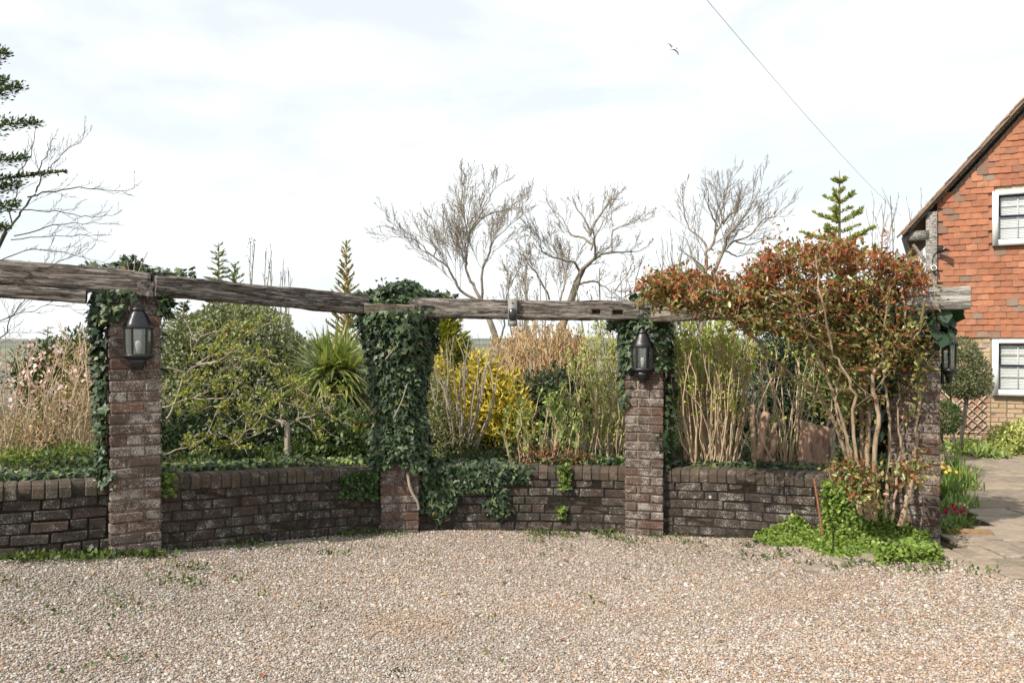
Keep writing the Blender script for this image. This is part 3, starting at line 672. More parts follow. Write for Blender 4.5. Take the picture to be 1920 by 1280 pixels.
# ------------------------------------------------------------------ the house
HT = np.array((.885, -.466)); HN = np.array((-.466, -.885)); HC = np.array((797 / 112.0, FPX / 112.0))
def house(px, py):                 # (u, z) on the front wall where the photograph shows (px, py)
    dr = np.array(((px - 960) / FPX, 1.0)); t = (HC @ HN) / (dr @ HN); q = dr * t
    return (q - HC) @ HT, EYE - (py - 640) / FPX * t
def hp(u, z, out=0.0): q = HC + HT * u + HN * out; return np.array((q[0], q[1], z))
HM = np.array(((HT[0], -HN[0], 0), (HT[1], -HN[1], 0), (0, 0, 1)))
def hmat(u, z, out): 
    q = hp(u, z, out); return Matrix(((HT[0], -HN[0], 0, q[0]), (HT[1], -HN[1], 0, q[1]), (0, 0, 1, q[2]), (0, 0, 0, 1)))
M['house_brick'] = brick_mat('house_brick', [(0, (0.37, 0.26, 0.165)), (.25, (0.44, 0.33, 0.21)), (.5, (0.40, 0.27, 0.17)), (.7, (0.48, 0.37, 0.25)), (.9, (0.38, 0.18, 0.11)), (1, (0.27, 0.19, 0.135))], 0.4, (0.5, 0.42, 0.33), 0.05)
M['house_mortar'] = flat('house_mortar', (0.44, 0.37, 0.285), 0.95, nscale=30, spec=0.1)
k = NT('hung_tile'); r_ = k.math('FRACT', k.math('ADD', k.rand(), k.attr('tint'))); p = k.pos()
c = k.ramp(r_, [(0, (0.27, 0.105, 0.06)), (.3, (0.40, 0.165, 0.09)), (.5, (0.31, 0.115, 0.066)), (.75, (0.43, 0.195, 0.11)), (.86, (0.30, 0.13, 0.085)), (.9, (0.17, 0.13, 0.105)), (1, (0.24, 0.19, 0.15))])
c = k.mix(k.ramp(k.noise(6, 6, .7, p), [(.42, 0), (.62, .75)]), c, (0.24, 0.12, 0.075))
c = k.mix(k.ramp(k.noise(40, 4, .7, p), [(.6, 0), (.72, .35)]), c, (0.50, 0.36, 0.24))
k.bsdf(c, .85, k.bump(k.noise(70, 4, .7, p), .5, .004), spec=.2); M['tile'] = k.m
k = NT('roof_tile'); p = k.pos()
c = k.ramp(k.rand(), [(0, (0.28, 0.19, 0.14)), (.5, (0.36, 0.25, 0.185)), (1, (0.25, 0.20, 0.165))]); c = k.mix(k.ramp(k.noise(25, 4, .7, p), [(.5, 0), (.7, .5)]), c, (0.42, 0.38, 0.32))
k.bsdf(c, .9, k.bump(k.noise(60, 4, .7, p), .5, .005), spec=.2); M['roof_tile'] = k.m

hz0 = -.14; uL, zT0 = house(1757, 632); _, zE = house(1697, 440)
root = thing('tile_hung_house', 'old cottage gable hung with orange clay tiles over a yellow brick ground floor', 'house', tuple(hp(0, hz0)))
# verge line in facade coordinates
va = np.array(house(1697, 441)); vb = np.array(house(1920, 196)); slope = (vb[1] - va[1]) / (vb[0] - va[0]); U1 = 5.2
def verge(u): return va[1] + (u - va[0]) * slope
ridge_u = U1 / 2 + .2; 
mb = MB(); ztop = verge(U1) ; D = 5.0
V = [hp(0, hz0 - .3), hp(U1, hz0 - .3), hp(U1, verge(U1) - .12), hp(0, verge(0) - .12)]; V2 = [v_ + np.array((*(-HN * D), 0)) for v_ in V]
mb.add(V + V2, [(0, 1, 2, 3), (5, 4, 7, 6), (0, 4, 5, 1), (1, 5, 6, 2), (2, 6, 7, 3), (3, 7, 4, 0)]); put('wall', mb, M['house_mortar'], root)
# windows: (px0, py0, px1) outer frame corners
def window(p0, p1, label):
    (u0, z1), (u1_, z0) = p0, p1; wd = u1_ - u0; fr = .085
    mb = MB(); o_ = .05
    def bar(ua, ub, za, zb, out, th, mbx): mbx.box(hp((ua + ub) / 2, (za + zb) / 2, out), (ub - ua, th, zb - za), HM)
    bar(u0, u0 + fr, z0, z1, o_, .10, mb); bar(u1_ - fr, u1_, z0, z1, o_, .10, mb); bar(u0 + fr, u1_ - fr, z1 - fr * .8, z1, o_, .10, mb); bar(u0 + fr, u1_ - fr, z0, z0 + fr * 1.1, o_, .10, mb)
    wf = put('window', mb, M['white_paint'], root); wf['label'] = label
    ua, ub, za, zb = u0 + fr, u1_ - fr, z0 + fr * 1.1, z1 - fr * .8; zm = (za + zb) / 2 + .02
    sb_ = MB(); t_ = .028
    for (x0, x1, y0, y1) in ((ua, ua + t_, zm, zb), (ub - t_, ub, zm, zb), (ua + t_, ub - t_, zb - t_, zb), (ua + t_, ub - t_, zm - t_ / 2, zm + t_ / 2)): bar(x0, x1, y0, y1, .035, .03, sb_)
    for (x0, x1, y0, y1) in ((ua, ua + .012, za, zm - t_ / 2), (ub - .012, ub, za, zm - t_ / 2), (ua + .012, ub - .012, za, za + .012)): bar(x0, x1, y0, y1, .033, .022, sb_)
    put('sash', sb_, M['navy'], wf)
    gb = MB()
    nb = max(2, round((ub - ua) / .27))
    for q in range(1, nb): bar(ua + (ub - ua) * q / nb - .006, ua + (ub - ua) * q / nb + .006, za + .012, zb - t_, .030, .012, gb)
    for f in (.28, .76): bar(ua + .012, ub - .012, za + (zb - za) * f - .006, za + (zb - za) * f + .006, .0301, .010, gb)
    put('glazing_bar', gb, M['lead'], wf)
    pm_ = MB(); pm_.add([hp(ua, za, .021), hp(ub, za, .021), hp(ub, zb, .021), hp(ua, zb, .021)], [(0, 1, 2, 3)]); put('pane', pm_, M['wglass'], wf)
    n_ = int((zb - za) / .025); bl = MB()
    for q in range(n_):
        z = za + .012 + q * .025; Mx = HM @ np.array(((1, 0, 0), (0, math.cos(1.3), -math.sin(1.3)), (0, math.sin(1.3), math.cos(1.3))))
        bl.box(hp((ua + ub) / 2, z, .011), (ub - ua, .026, .0015), Mx)
    b_ = put('blind', bl, M['white_paint'], wf); b_['kind'] = 'stuff'
    bk = MB(); bk.add([hp(ua, za, .004), hp(ub, za, .004), hp(ub, zb, .004), hp(ua, zb, .004)], [(0, 1, 2, 3)]); put('room_dark', bk, M['room'], wf)
    return u0, u1_, z0, z1
M['navy'] = flat('navy_paint', (0.018, 0.02, 0.06), .35); M['lead'] = flat('lead_bar', (0.55, 0.55, 0.54), .5); M['room'] = flat('room_shade', (0.25, 0.25, 0.25), .9)
k = NT('window_glass'); b = k.n('BsdfTransparent'); b.inputs[0].default_value = (.92, .94, .94, 1); g_ = k.n('BsdfGlossy'); g_.inputs['Roughness'].default_value = .03
x = k.n('MixShader'); x.inputs[0].default_value = .14; k.t.links.new(b.outputs[0], x.inputs[1]); k.t.links.new(g_.outputs[0], x.inputs[2]); k.t.links.new(x.outputs[0], k.out.inputs[0]); M['wglass'] = k.m
wu, wz1 = house(1860, 361); _, wz0 = house(1860, 462); W1 = window((wu, wz1), (wu + 1.25, wz0), 'upper window with white surround and blind')
lu, lz1 = house(1860, 636); _, lz0 = house(1860, 740); W2 = window((lu, lz1), (lu + 1.25, lz0), 'lower window with white surround and blind')
# hung tiles, each a plate leaning over the one below
def tile_mesh():
    bm = bmesh.new(); w2, h_, t_ = .0805, .165, .024; pts = []
    for (x, z) in ((-w2, 0), (-w2 * .3, -.003), (w2 * .4, -.002), (w2, 0), (w2, h_), (-w2, h_)): pts.append((x + R.uniform(-.002, .002), z + R.uniform(-.0035, .0035)))
    f = [bm.verts.new((x, -.004 * math.cos(x / w2 * 1.5) , z)) for x, z in pts]; bk = [bm.verts.new((x, t_, z)) for x, z in pts]
    bm.faces.new(f[::-1]); bm.faces.new(bk)
    for q in range(6): bm.faces.new((f[q], f[(q + 1) % 6], bk[(q + 1) % 6], bk[q])[::-1])
    bmesh.ops.recalc_face_normals(bm, faces=bm.faces[:])
    me = bpy.data.meshes.new('tile'); bm.to_mesh(me); bm.free(); me.materials.append(M['tile']); return me
TL = [tile_mesh() for _ in range(8)]
row = 0; z = zT0; ntile = 0; UV = 1.75; FT = MB(); FB = MB()
def far_piece(mbx, me, m):         # a piece beyond the frame, joined with its like
    V_ = np.array([tuple(m @ v_.co) for v_ in me.vertices]); t_ = R.random(); mbx.add(V_, [tuple(f_.vertices) for f_ in me.polygons], np.array((t_, t_, t_, 1)))
while z < 6.2:
    off = (row % 2) * .082 + R.uniform(-.006, .006); u = .0 - .082 + off
    while u < U1:
        uc = u + .082
        if u < -.01: u += .164; continue
        tz = z + .10
        vis = tz < verge(uc - .06) - .06
        inw = any(a < uc < b and c - .09 < z < d_ for a, b, c, d_ in (W1, W2))
        if vis and not inw and ntile < 300:
            m = hmat(uc, z + R.uniform(-.005, .005), .036 + R.uniform(-.004, .006)) @ Matrix.Rotation(R.uniform(-.012, .012), 4, 'Y') @ Matrix.Rotation(-.10 + R.uniform(-.025, .025), 4, 'X')
            if u < UV: inst('hung_tile', R.choice(TL), m, root); ntile += 1
            else: far_piece(FT, R.choice(TL), m)
        u += .164
    row += 1; z += .102
# ground-floor bricks
HB = bricks_of(M['house_brick'], 5, jit=.005); HH = bricks_of(M['house_brick'], 4, dims=(.1025, .1025, .065), jit=.004)
z = zT0 - .06; row = 0; nb_ = 0
while z > hz0 + .05:
    u = -.02 - (.11 if row % 2 else 0)
    while u < U1:
        hd = R.random() < .4; L = .1025 if hd else .215; uc = u + L / 2
        if not (W2[0] - .05 < uc < W2[1] + .05 and W2[2] - .03 < z < W2[3] + .03) and uc > 0 and nb_ < 290:
            m = hmat(uc, z, -.044 + R.uniform(-.004, .004)) @ Matrix.Diagonal((R.uniform(.97, 1.0), 1, R.uniform(.95, 1.02), 1)); 
            if u < UV: inst('brick', R.choice(HH if hd else HB), m, root); nb_ += 1
            else: far_piece(FB, R.choice(HH if hd else HB), m)
        u += L + .011
    z -= .0755; row += 1
put('far_tiles', FT, M['tile'], root)['kind'] = 'stuff'; put('far_bricks', FB, M['house_brick'], root)['kind'] = 'stuff'
# roof: slab with a row of verge tiles, boards and the eaves
th = math.atan(slope); D2 = D
def rp_(u, out, up=0.0): return hp(u - math.sin(th) * up, verge(u) + math.cos(th) * up, out)
u0, u1_ = va[0] - .02, U1
mb = MB(); V = [rp_(u0, .178), rp_(u1_, .178), rp_(u1_, .178, .035), rp_(u0, .178, .035)]; V2 = [v_ + np.array((*(-HN * (D + .2)), 0)) for v_ in V]
mb.add(V + V2, [(0, 1, 2, 3), (5, 4, 7, 6), (0, 4, 5, 1), (1, 5, 6, 2), (2, 6, 7, 3), (3, 7, 4, 0)]); rf = put('roof', mb, M['roof_tile'], root)
bm_t = []
for q in range(5):
    bm = bmesh.new(); bmesh.ops.create_cube(bm, size=1)
    for vv in bm.verts: vv.co = Vector((vv.co.x * .26 + R.uniform(-.006, .006), vv.co.y * .165 + R.uniform(-.006, .006), vv.co.z * .016 + R.uniform(-.003, .003)))
    me = bpy.data.meshes.new('roof_tile'); bm.to_mesh(me); bm.free(); me.materials.append(M['roof_tile']); bm_t.append(me)
L = (u1_ - u0) / math.cos(th); q = 0
while q * .10 < min(L, 4.2):
    u = u0 + (q * .10 + .05) * math.cos(th); pz = rp_(u, .10 + R.uniform(-.012, .012), .058)
    X = np.array((*(HT * math.cos(th)), math.sin(th))); Y = np.array((*(-HN), 0)); Z = np.cross(X, Y)
    m = Matrix(((X[0], Y[0], Z[0], pz[0]), (X[1], Y[1], Z[1], pz[1]), (X[2], Y[2], Z[2], pz[2]), (0, 0, 0, 1))) @ Matrix.Rotation(.06 + R.uniform(-.02, .02), 4, 'Y') @ Matrix.Rotation(R.uniform(-.03, .03), 4, 'Z')
    o = inst('roof_tile', R.choice(bm_t), Matrix.Identity(4), root); o.matrix_local = Matrix.Translation(-Vector(ORG[root.name])) @ m
    o.parent = rf; q += 1
mb = MB(); mb.tube([rp_(u0 + .05, .12, -.02), rp_(u1_, .12, -.02)], .022, 4); put('bargeboard', mb, M['oak_light'], root)
# corner post, eaves board, brace, gutter
p0u, _ = house(1736, 500); p1u, _ = house(1757, 500)
mb = MB(); mb.box(hp((p0u + p1u) / 2, (hz0 + verge(p1u)) / 2 - .1, .0), (p1u - p0u, .16, verge(p1u) - hz0 - .2), HM); put('corner_post', mb, M['oak_post'], root)
eu0, ez0 = house(1700, 452); eu1, ez1 = house(1736, 440)
mb = MB(); mb.box(hp((eu0 + eu1) / 2 + .02, (ez0 + ez1) / 2 + .03, .02), (eu1 - eu0 + .06, .12, .16), HM); put('eaves_beam', mb, M['oak_post'], root)
bu0, bz0 = house(1712, 458); bu1, bz1 = house(1736, 492)
mb = MB(); mb.tube([hp(bu0, bz0, .0), hp(bu1, bz1, .0)], .035, 4); put('brace', mb, M['oak_post'], root)
mb = MB(); g0 = hp(eu0 - .03, ez0 + .03, .12); mb.tube([g0, g0 + np.array((*(-HN * 4), 0))], .05, 8); put('gutter', mb, M['black_plastic'], root)
# fittings on the corner post
lu_, lz_ = house(1762, 470)
ro = thing('security_light', 'small dark security light with a cable on the oak corner post', 'security light', tuple(hp(lu_, lz_, .1)))
mb = MB(); mb.add([hp(lu_ - .03, lz_ + .02, .09), hp(lu_ + .10, lz_ + .0, .32), hp(lu_ - .03, lz_ - .06, .09), hp(lu_ + .16, lz_ - .02, .16), hp(lu_ + .02, lz_ + .045, .2)], [(0, 1, 4), (0, 2, 1), (2, 3, 1), (3, 4, 1), (0, 4, 3), (0, 3, 2)]); put('lamp_head', mb, M['black_plastic'], ro)
mb = MB(); mb.tube(smooth([hp(lu_ - .04, lz_ - .02, .09), hp(lu_ - .1, lz_ - .12, .087), hp(lu_ - .11, lz_ - .3, .087), hp(lu_ - .06, lz_ - .42, .087)]), .006, 5); put('cable', mb, M['black_plastic'], ro)
cu, cz = house(1751, 503); ro = thing('security_camera', 'small white dome camera low on the oak corner post', 'camera', tuple(hp(cu, cz, .1)))
mb = MB(); mb.tube([hp(cu, cz, .08), hp(cu, cz, .17)], [.05, .045], 10); put('body', mb, M['white_paint'], ro)
mb = MB(); mb.tube([hp(cu, cz, .171), hp(cu, cz, .19)], [.032, .02], 10); put('lens', mb, M['black_plastic'], ro)
mb = MB(); mb.tube([hp(cu + .02, cz - .05, .1), hp(cu + .05, cz - .09, .14)], .012, 6); put('mount', mb, M['metal'], ro)

# trellis on the house wall
tr = thing('wall_trellis', 'pale wooden diamond trellis fixed to the brick house wall', 'trellis', tuple(hp(.45, .2)))
M['trellis'] = flat('trellis_wood', (0.45, 0.36, 0.29), .85, nscale=20)
def slat(a, b, out):
    (ua, za), (ub, zb) = house(*a), house(*b); a3, b3 = hp(ua, za, out), hp(ub, zb, out); L_ = np.linalg.norm(b3 - a3); X = (b3 - a3) / L_; Y = np.array((*(-HN), 0)); Z = np.cross(X, Y)
    mb = MB(); mb.box((a3 + b3) / 2, (L_, .012, .019), np.stack([X, Y, Z], 1)); put('slat', mb, M['trellis'], tr)
for q in range(9):
    s0_, s1_ = (1775 + q * 14, 690 + q * 0), None
for c0 in range(-2, 7):
    a = (1786 + c0 * 19 - 46, 668 + 0); 
    # rising slats
    xa, ya = 1775 + c0 * 19, 812; xb, yb = xa + 95, 812 - 95 * .95
    if xb > 1849: yb += (xb - 1849) * .95; xb = 1849
    if xa < 1762: ya -= (1762 - xa) * .95; xa = 1762
    if xb - xa > 12: slat((xa, ya), (xb, yb), .03)
    xa, ya = 1748 + c0 * 19, 715; xb, yb = xa + 95, 715 + 95 * .95
    if xa < 1762: ya += (1762 - xa) * .95; xa = 1762
    if xb > 1849: yb -= (xb - 1849) * .95; xb = 1849
    if xb - xa > 12: slat((xa, ya), (xb, yb), .043)
for c0 in range(6):
    xa = 1805 + c0 * 16
    if xa > 1836: continue
    slat((xa, 735 - c0 * 2), (min(xa + 55, 1849), 735 - c0 * 2 - (min(xa + 55, 1849) - xa) * 1.05), .03)
    slat((xa - 10, 648), (min(xa + 75, 1849), 648 + (min(xa + 75, 1849) - xa + 10) * 1.05), .043)
slat((1790, 808), (1856, 811), .018); slat((1812, 651), (1849, 651), .018)

# ------------------------------------------------------------------ stone path beside the last pillar
k = NT('path_stone'); p = k.pos(); rr2 = k.rand()
c = k.ramp(k.noise(9, 7, .75, k.mapv(p, (1, 3.2, 1))), [(.32, (0.095, 0.078, 0.06)), (.5, (0.225, 0.185, 0.145)), (.66, (0.40, 0.345, 0.285))])
c = k.mix(.5, c, k.ramp(rr2, [(0, (0.13, 0.10, 0.075)), (.5, (0.27, 0.22, 0.175)), (1, (0.36, 0.28, 0.21))]))
c = k.mix(k.ramp(k.noise(3.3, 4, .65, p), [(.55, 0), (.72, .6)]), c, (0.10, 0.11, 0.045))
k.bsdf(c, .9, k.bump(k.noise(26, 6, .7, k.mapv(p, (1, 2.5, 1))), .8, .012), spec=.2); M['path_stone'] = k.m
mb = MB(); ys = np.linspace(3.0, 12.8, 30); V = []
def path_z(y): return float(np.interp(y, [4.3, 4.9, 6, 11, 14], [.085, .105, .125, .0, -.1]))
for y in ys:
    for x in (2.9 + max(0, y - 5.4) * .42 + max(0, 4.7 - y) * 2.3, 9.5): V.append((x, y, path_z(y) - .012))
mb.add(V, [(2 * q, 2 * q + 1, 2 * q + 3, 2 * q + 2) for q in range(29)])
pr = put('stone_path', mb, flat('path_joint', (0.045, 0.05, 0.02), .95, nscale=22, namp=.6, spec=.1)); tag(pr, 'worn stone path leading to the house', kind='structure')
def paver(x0, x1, y0, y1, lift=0, skew=0):
    bm = bmesh.new(); bmesh.ops.create_cube(bm, size=1); cx, cy = (x0 + x1) / 2, (y0 + y1) / 2
    for vv in bm.verts: vv.co = Vector((vv.co.x * (x1 - x0) + R.uniform(-.012, .012), vv.co.y * (y1 - y0) + R.uniform(-.012, .012), vv.co.z * .06))
    bmesh.ops.bevel(bm, geom=[e_ for e_ in bm.edges], offset=.008, segments=1, affect='EDGES')
    me = bpy.data.meshes.new('paving_stone'); bm.to_mesh(me); bm.free(); me.materials.append(M['path_stone'])
    o = bpy.data.objects.new('paving_stone', me); COL.objects.link(o); o.parent = pr
    sl2 = (path_z(cy + .2) - path_z(cy - .2)) / .4
    o.location = (cx, cy, path_z(cy) - .012 + lift + R.uniform(-.004, .004)); o.rotation_euler = (math.atan(sl2) + R.uniform(-.008, .008), R.uniform(-.008, .008), skew + R.uniform(-.01, .01))
for q in range(5):                 # rows of setts at the near end, beside the pillar
    for r2 in range(5):
        xs_, ys_ = 2.98 + q * .128, 4.97 + r2 * .225
        if r2 >= 3 and q < 2: continue
        paver(xs_, xs_ + .116, ys_, ys_ + .213, .005)
y = 4.62
for row in range(19):
    d2 = R.choice((.30, .42, .5, .36)); x = 3.64 if y < 5.6 else 3.1 + max(0, y - 5.4) * .36 + .36 + R.uniform(0, .1)
    if row == 0: x = 3.35
    while x < 8.6 * min(1, y / 7 + .2):
        wd = R.choice((.45, .62, .8, .38)); paver(x, x + wd - .034, y, y + d2 - .034); x += wd
    y += d2
for y in (3.14, 3.64, 4.14):
    x = 3.0 + (4.33 - y) * 2.5
    while x < 8.8: wd = R.choice((.45, .62, .8)); paver(x, x + wd - .034, y, y + .46); x += wd
# mossy stone that edges the border
ec = P(1812, 996, 6.05)
mb = MB(); mb.box((0, 0, 0), (.36, .10, .07)); 
k = NT('lichen_stone'); p = k.pos(); c = k.ramp(k.noise(14, 4, .65, p), [(.4, (.17, .13, .10)), (.52, (.22, .15, .09)), (.62, (.38, .17, .03))]); k.bsdf(c, .9, k.bump(k.noise(30, 4, .7, p), .7, .01), spec=.2)
bm = bmesh.new(); bmesh.ops.create_cube(bm, size=1)
for vv in bm.verts: vv.co = Vector((vv.co.x * .36 + R.uniform(-.02, .02), vv.co.y * .10 + R.uniform(-.01, .01), vv.co.z * .07 + R.uniform(-.01, .01)))
bmesh.ops.bevel(bm, geom=bm.edges[:], offset=.014, segments=2, affect='EDGES')
me = bpy.data.meshes.new('edging_stone'); bm.to_mesh(me); bm.free(); me.materials.append(k.m); o = bpy.data.objects.new('edging_stone', me); COL.objects.link(o)
o.location = (ec[0], ec[1], path_z(ec[1]) + .015); o.rotation_euler = (0, .03, -.18); tag(o, 'flat stone edged with orange lichen at the end of the flower border', 'edging stone')
# flat stones edging the ground cover
M['pale_stone'] = flat('pale_stone', (.23, .195, .155), .9, nscale=18, namp=.35)
for q, (px, lab) in enumerate(((1535, 'first'), (1590, 'second'), (1650, 'third'), (1700, 'last'))):
    c = P(px, 1051, 5.62); bm = bmesh.new(); bmesh.ops.create_cube(bm, size=1)
    for vv in bm.verts: vv.co = Vector((vv.co.x * .22 + R.uniform(-.02, .02), vv.co.y * .13 + R.uniform(-.02, .02), vv.co.z * .05 + R.uniform(-.008, .008)))
    bmesh.ops.bevel(bm, geom=bm.edges[:], offset=.01, segments=1, affect='EDGES')
    me = bpy.data.meshes.new('edging_stone'); bm.to_mesh(me); bm.free(); me.materials.append(M['pale_stone']); o = bpy.data.objects.new('edging_stone', me); COL.objects.link(o)
    o.location = (c[0], c[1], float(gravel_z(c[0], c[1])) - .008); o.rotation_euler = (R.uniform(-.05, .05), R.uniform(-.05, .05), R.uniform(-.2, .2) - .15)
    tag(o, f'flat pale stone along the ground cover, {lab} of the row counting toward the path', 'edging stone', 'edging stones of the ground cover')
# ------------------------------------------------------------------ bare and evergreen trees beyond the garden
def groundz(p): return float(terrain_z(np.array([p[0]]), np.array([p[1]]))[0])
def pl(pts, Y, dy=0.0): return np.array([P(x, y, Y) + (0, dy * k_ / max(len(pts) - 1, 1), 0) for k_, (x, y) in enumerate(pts)])
def bare_tree(label, Y, trunk, limbs, r0, bark, group='bare trees beyond the garden', lv=3, spacing=.18, lenf=.6, minr=.0062, buds=None, twl=None, rlimb=.5, sd=0):
    tp = pl(trunk, Y); root_p = tp[0].copy(); root_p[2] = groundz(root_p) - .1
    root = thing('bare_tree', label, 'tree', tuple(root_p), group)
    mb = MB(); path = smooth(np.vstack([root_p, tp]), 3); n = len(path)
    mb.tube(path, np.linspace(r0 * 1.15, r0 * .62, n), 8)
    lim = []
    for li, (pts, rf) in enumerate(limbs):
        q = smooth(pl(pts, Y, R.uniform(-1, 1) * 1.4), 4); q = q + rng.normal(0, .012, q.shape); ra = r0 * rf * .85
        mb.tube(q, ra * (1 - np.linspace(0, 1, len(q))) ** 1.1 * .88 + np.linspace(ra * .12, max(ra * .12, minr), len(q)), 6); lim.append((q, ra))
    put('trunk', mb, M[bark], root, smooth=True)
    mb = MB(); ends = []
    for q, ra in lim: sprout(mb, q, ra * .5, lv, spacing, lenf, .45, ends, (.25, .68), .12, .2, minr, .14, 3, twl)
    c_ = put('crown', mb, M[bark], root); 
    if buds and ends:
        mb = MB(); E = np.array([a for a, _ in ends]); D = np.array([b for _, b in ends]); sel = rng.uniform(0, 1, len(E)) < buds[0]
        E, D = E[sel], D[sel]; leaves(mb, E, D + rnd(len(E)) * .4, rnd(len(E)), buds[1], T_DIA, pal(len(E), buds[2])); put('buds', mb, M['leaf'], root)['kind'] = 'stuff'
    return root
bare_tree('tall forked bare tree above the sensor beam, its lowest limb reaching far left', 25, [(938, 690), (930, 637), (917, 598), (903, 565)], [
    ([(903, 565), (886, 533), (873, 508), (873, 486), (876, 446), (872, 418), (868, 384), (866, 348)], .6),
    ([(876, 446), (884, 428), (898, 410), (910, 385), (922, 367), (948, 345)], .32), ([(898, 410), (930, 396), (959, 387), (974, 372), (981, 360)], .26),
    ([(905, 566), (869, 550), (852, 522), (838, 500), (813, 483), (785, 457), (757, 452)], .5), ([(813, 483), (814, 460), (787, 432), (775, 404)], .28),
    ([(874, 478), (861, 441), (841, 415), (838, 393)], .3), ([(873, 484), (844, 457), (810, 441)], .28),
    ([(904, 562), (904, 508), (917, 477), (922, 457), (939, 443), (962, 418), (979, 398)], .45), ([(920, 460), (921, 435), (922, 412), (928, 393)], .25),
    ([(934, 645), (945, 610), (945, 580), (954, 548), (957, 520)], .35), ([(957, 535), (970, 510), (985, 480), (990, 450)], .2)], .115, 'bark_far', buds=(.16, .06, [(.2, .15, .09), (.25, .19, .11)]))
bare_tree('leaning bare tree with a thick pale trunk, ivy-flecked fork and wide right-hand limb', 24, [(1028, 690), (1036, 655), (1052, 618), (1072, 559), (1085, 520)], [
    ([(1085, 520), (1097, 500), (1112, 486), (1109, 457), (1105, 441)], .72), ([(1105, 441), (1119, 412), (1142, 379), (1153, 367), (1164, 352)], .4), ([(1106, 443), (1097, 412), (1080, 390), (1072, 370)], .32),
    ([(1109, 457), (1091, 443), (1072, 438), (1057, 407), (1032, 381)], .34), ([(1112, 486), (1128, 477), (1147, 472), (1170, 470), (1198, 469), (1215, 460)], .42),
    ([(1147, 471), (1150, 441), (1159, 424), (1198, 407), (1214, 396)], .27), ([(1088, 512), (1074, 494), (1043, 488), (1015, 477), (1010, 457), (995, 438)], .34),
    ([(1050, 600), (1052, 559), (1063, 522), (1057, 486), (1043, 452)], .34), ([(1080, 535), (1100, 528), (1119, 530), (1153, 550), (1180, 568)], .36), ([(1153, 549), (1165, 530), (1185, 505), (1200, 480)], .2),
    ([(1108, 470), (1118, 440), (1135, 410), (1150, 395)], .25), ([(1030, 560), (1010, 520), (990, 500), (975, 470)], .22), ([(1005, 640), (1000, 590), (985, 550), (978, 520)], .25)], .15, 'bark_far', buds=(.16, .06, [(.2, .15, .09), (.25, .19, .11)]))
bare_tree('rounded bare oak with twin trunks rising behind the red-leaved rose', 30, [(1318, 640), (1319, 580), (1320, 525)], [
    ([(1320, 530), (1324, 490), (1324, 474), (1335, 460), (1342, 439), (1352, 420), (1357, 394), (1357, 362), (1372, 337)], .6), ([(1328, 540), (1346, 491), (1356, 461), (1357, 446), (1372, 429), (1386, 409), (1401, 382), (1410, 364)], .58),
    ([(1325, 470), (1324, 456), (1314, 442), (1299, 427), (1292, 405), (1288, 371), (1284, 350)], .38), ([(1346, 424), (1335, 409), (1326, 388), (1324, 366), (1316, 345)], .33), ([(1340, 440), (1338, 405), (1345, 380), (1357, 362)], .2),
    ([(1359, 469), (1372, 454), (1399, 444), (1417, 420), (1436, 414), (1450, 398)], .36), ([(1356, 420), (1372, 401), (1390, 390), (1400, 372), (1415, 345)], .33), ([(1366, 436), (1400, 425), (1432, 402)], .26),
    ([(1378, 452), (1400, 458), (1436, 450), (1455, 445)], .26), ([(1360, 470), (1385, 480), (1402, 475), (1430, 470)], .26), ([(1318, 510), (1300, 480), (1292, 450), (1280, 440)], .3), ([(1320, 505), (1300, 490), (1275, 480), (1262, 470)], .26),
    ([(1372, 430), (1395, 412), (1420, 385), (1428, 372)], .25)], .155, 'bark_far', lv=3, spacing=.23, lenf=.58, minr=.0072)
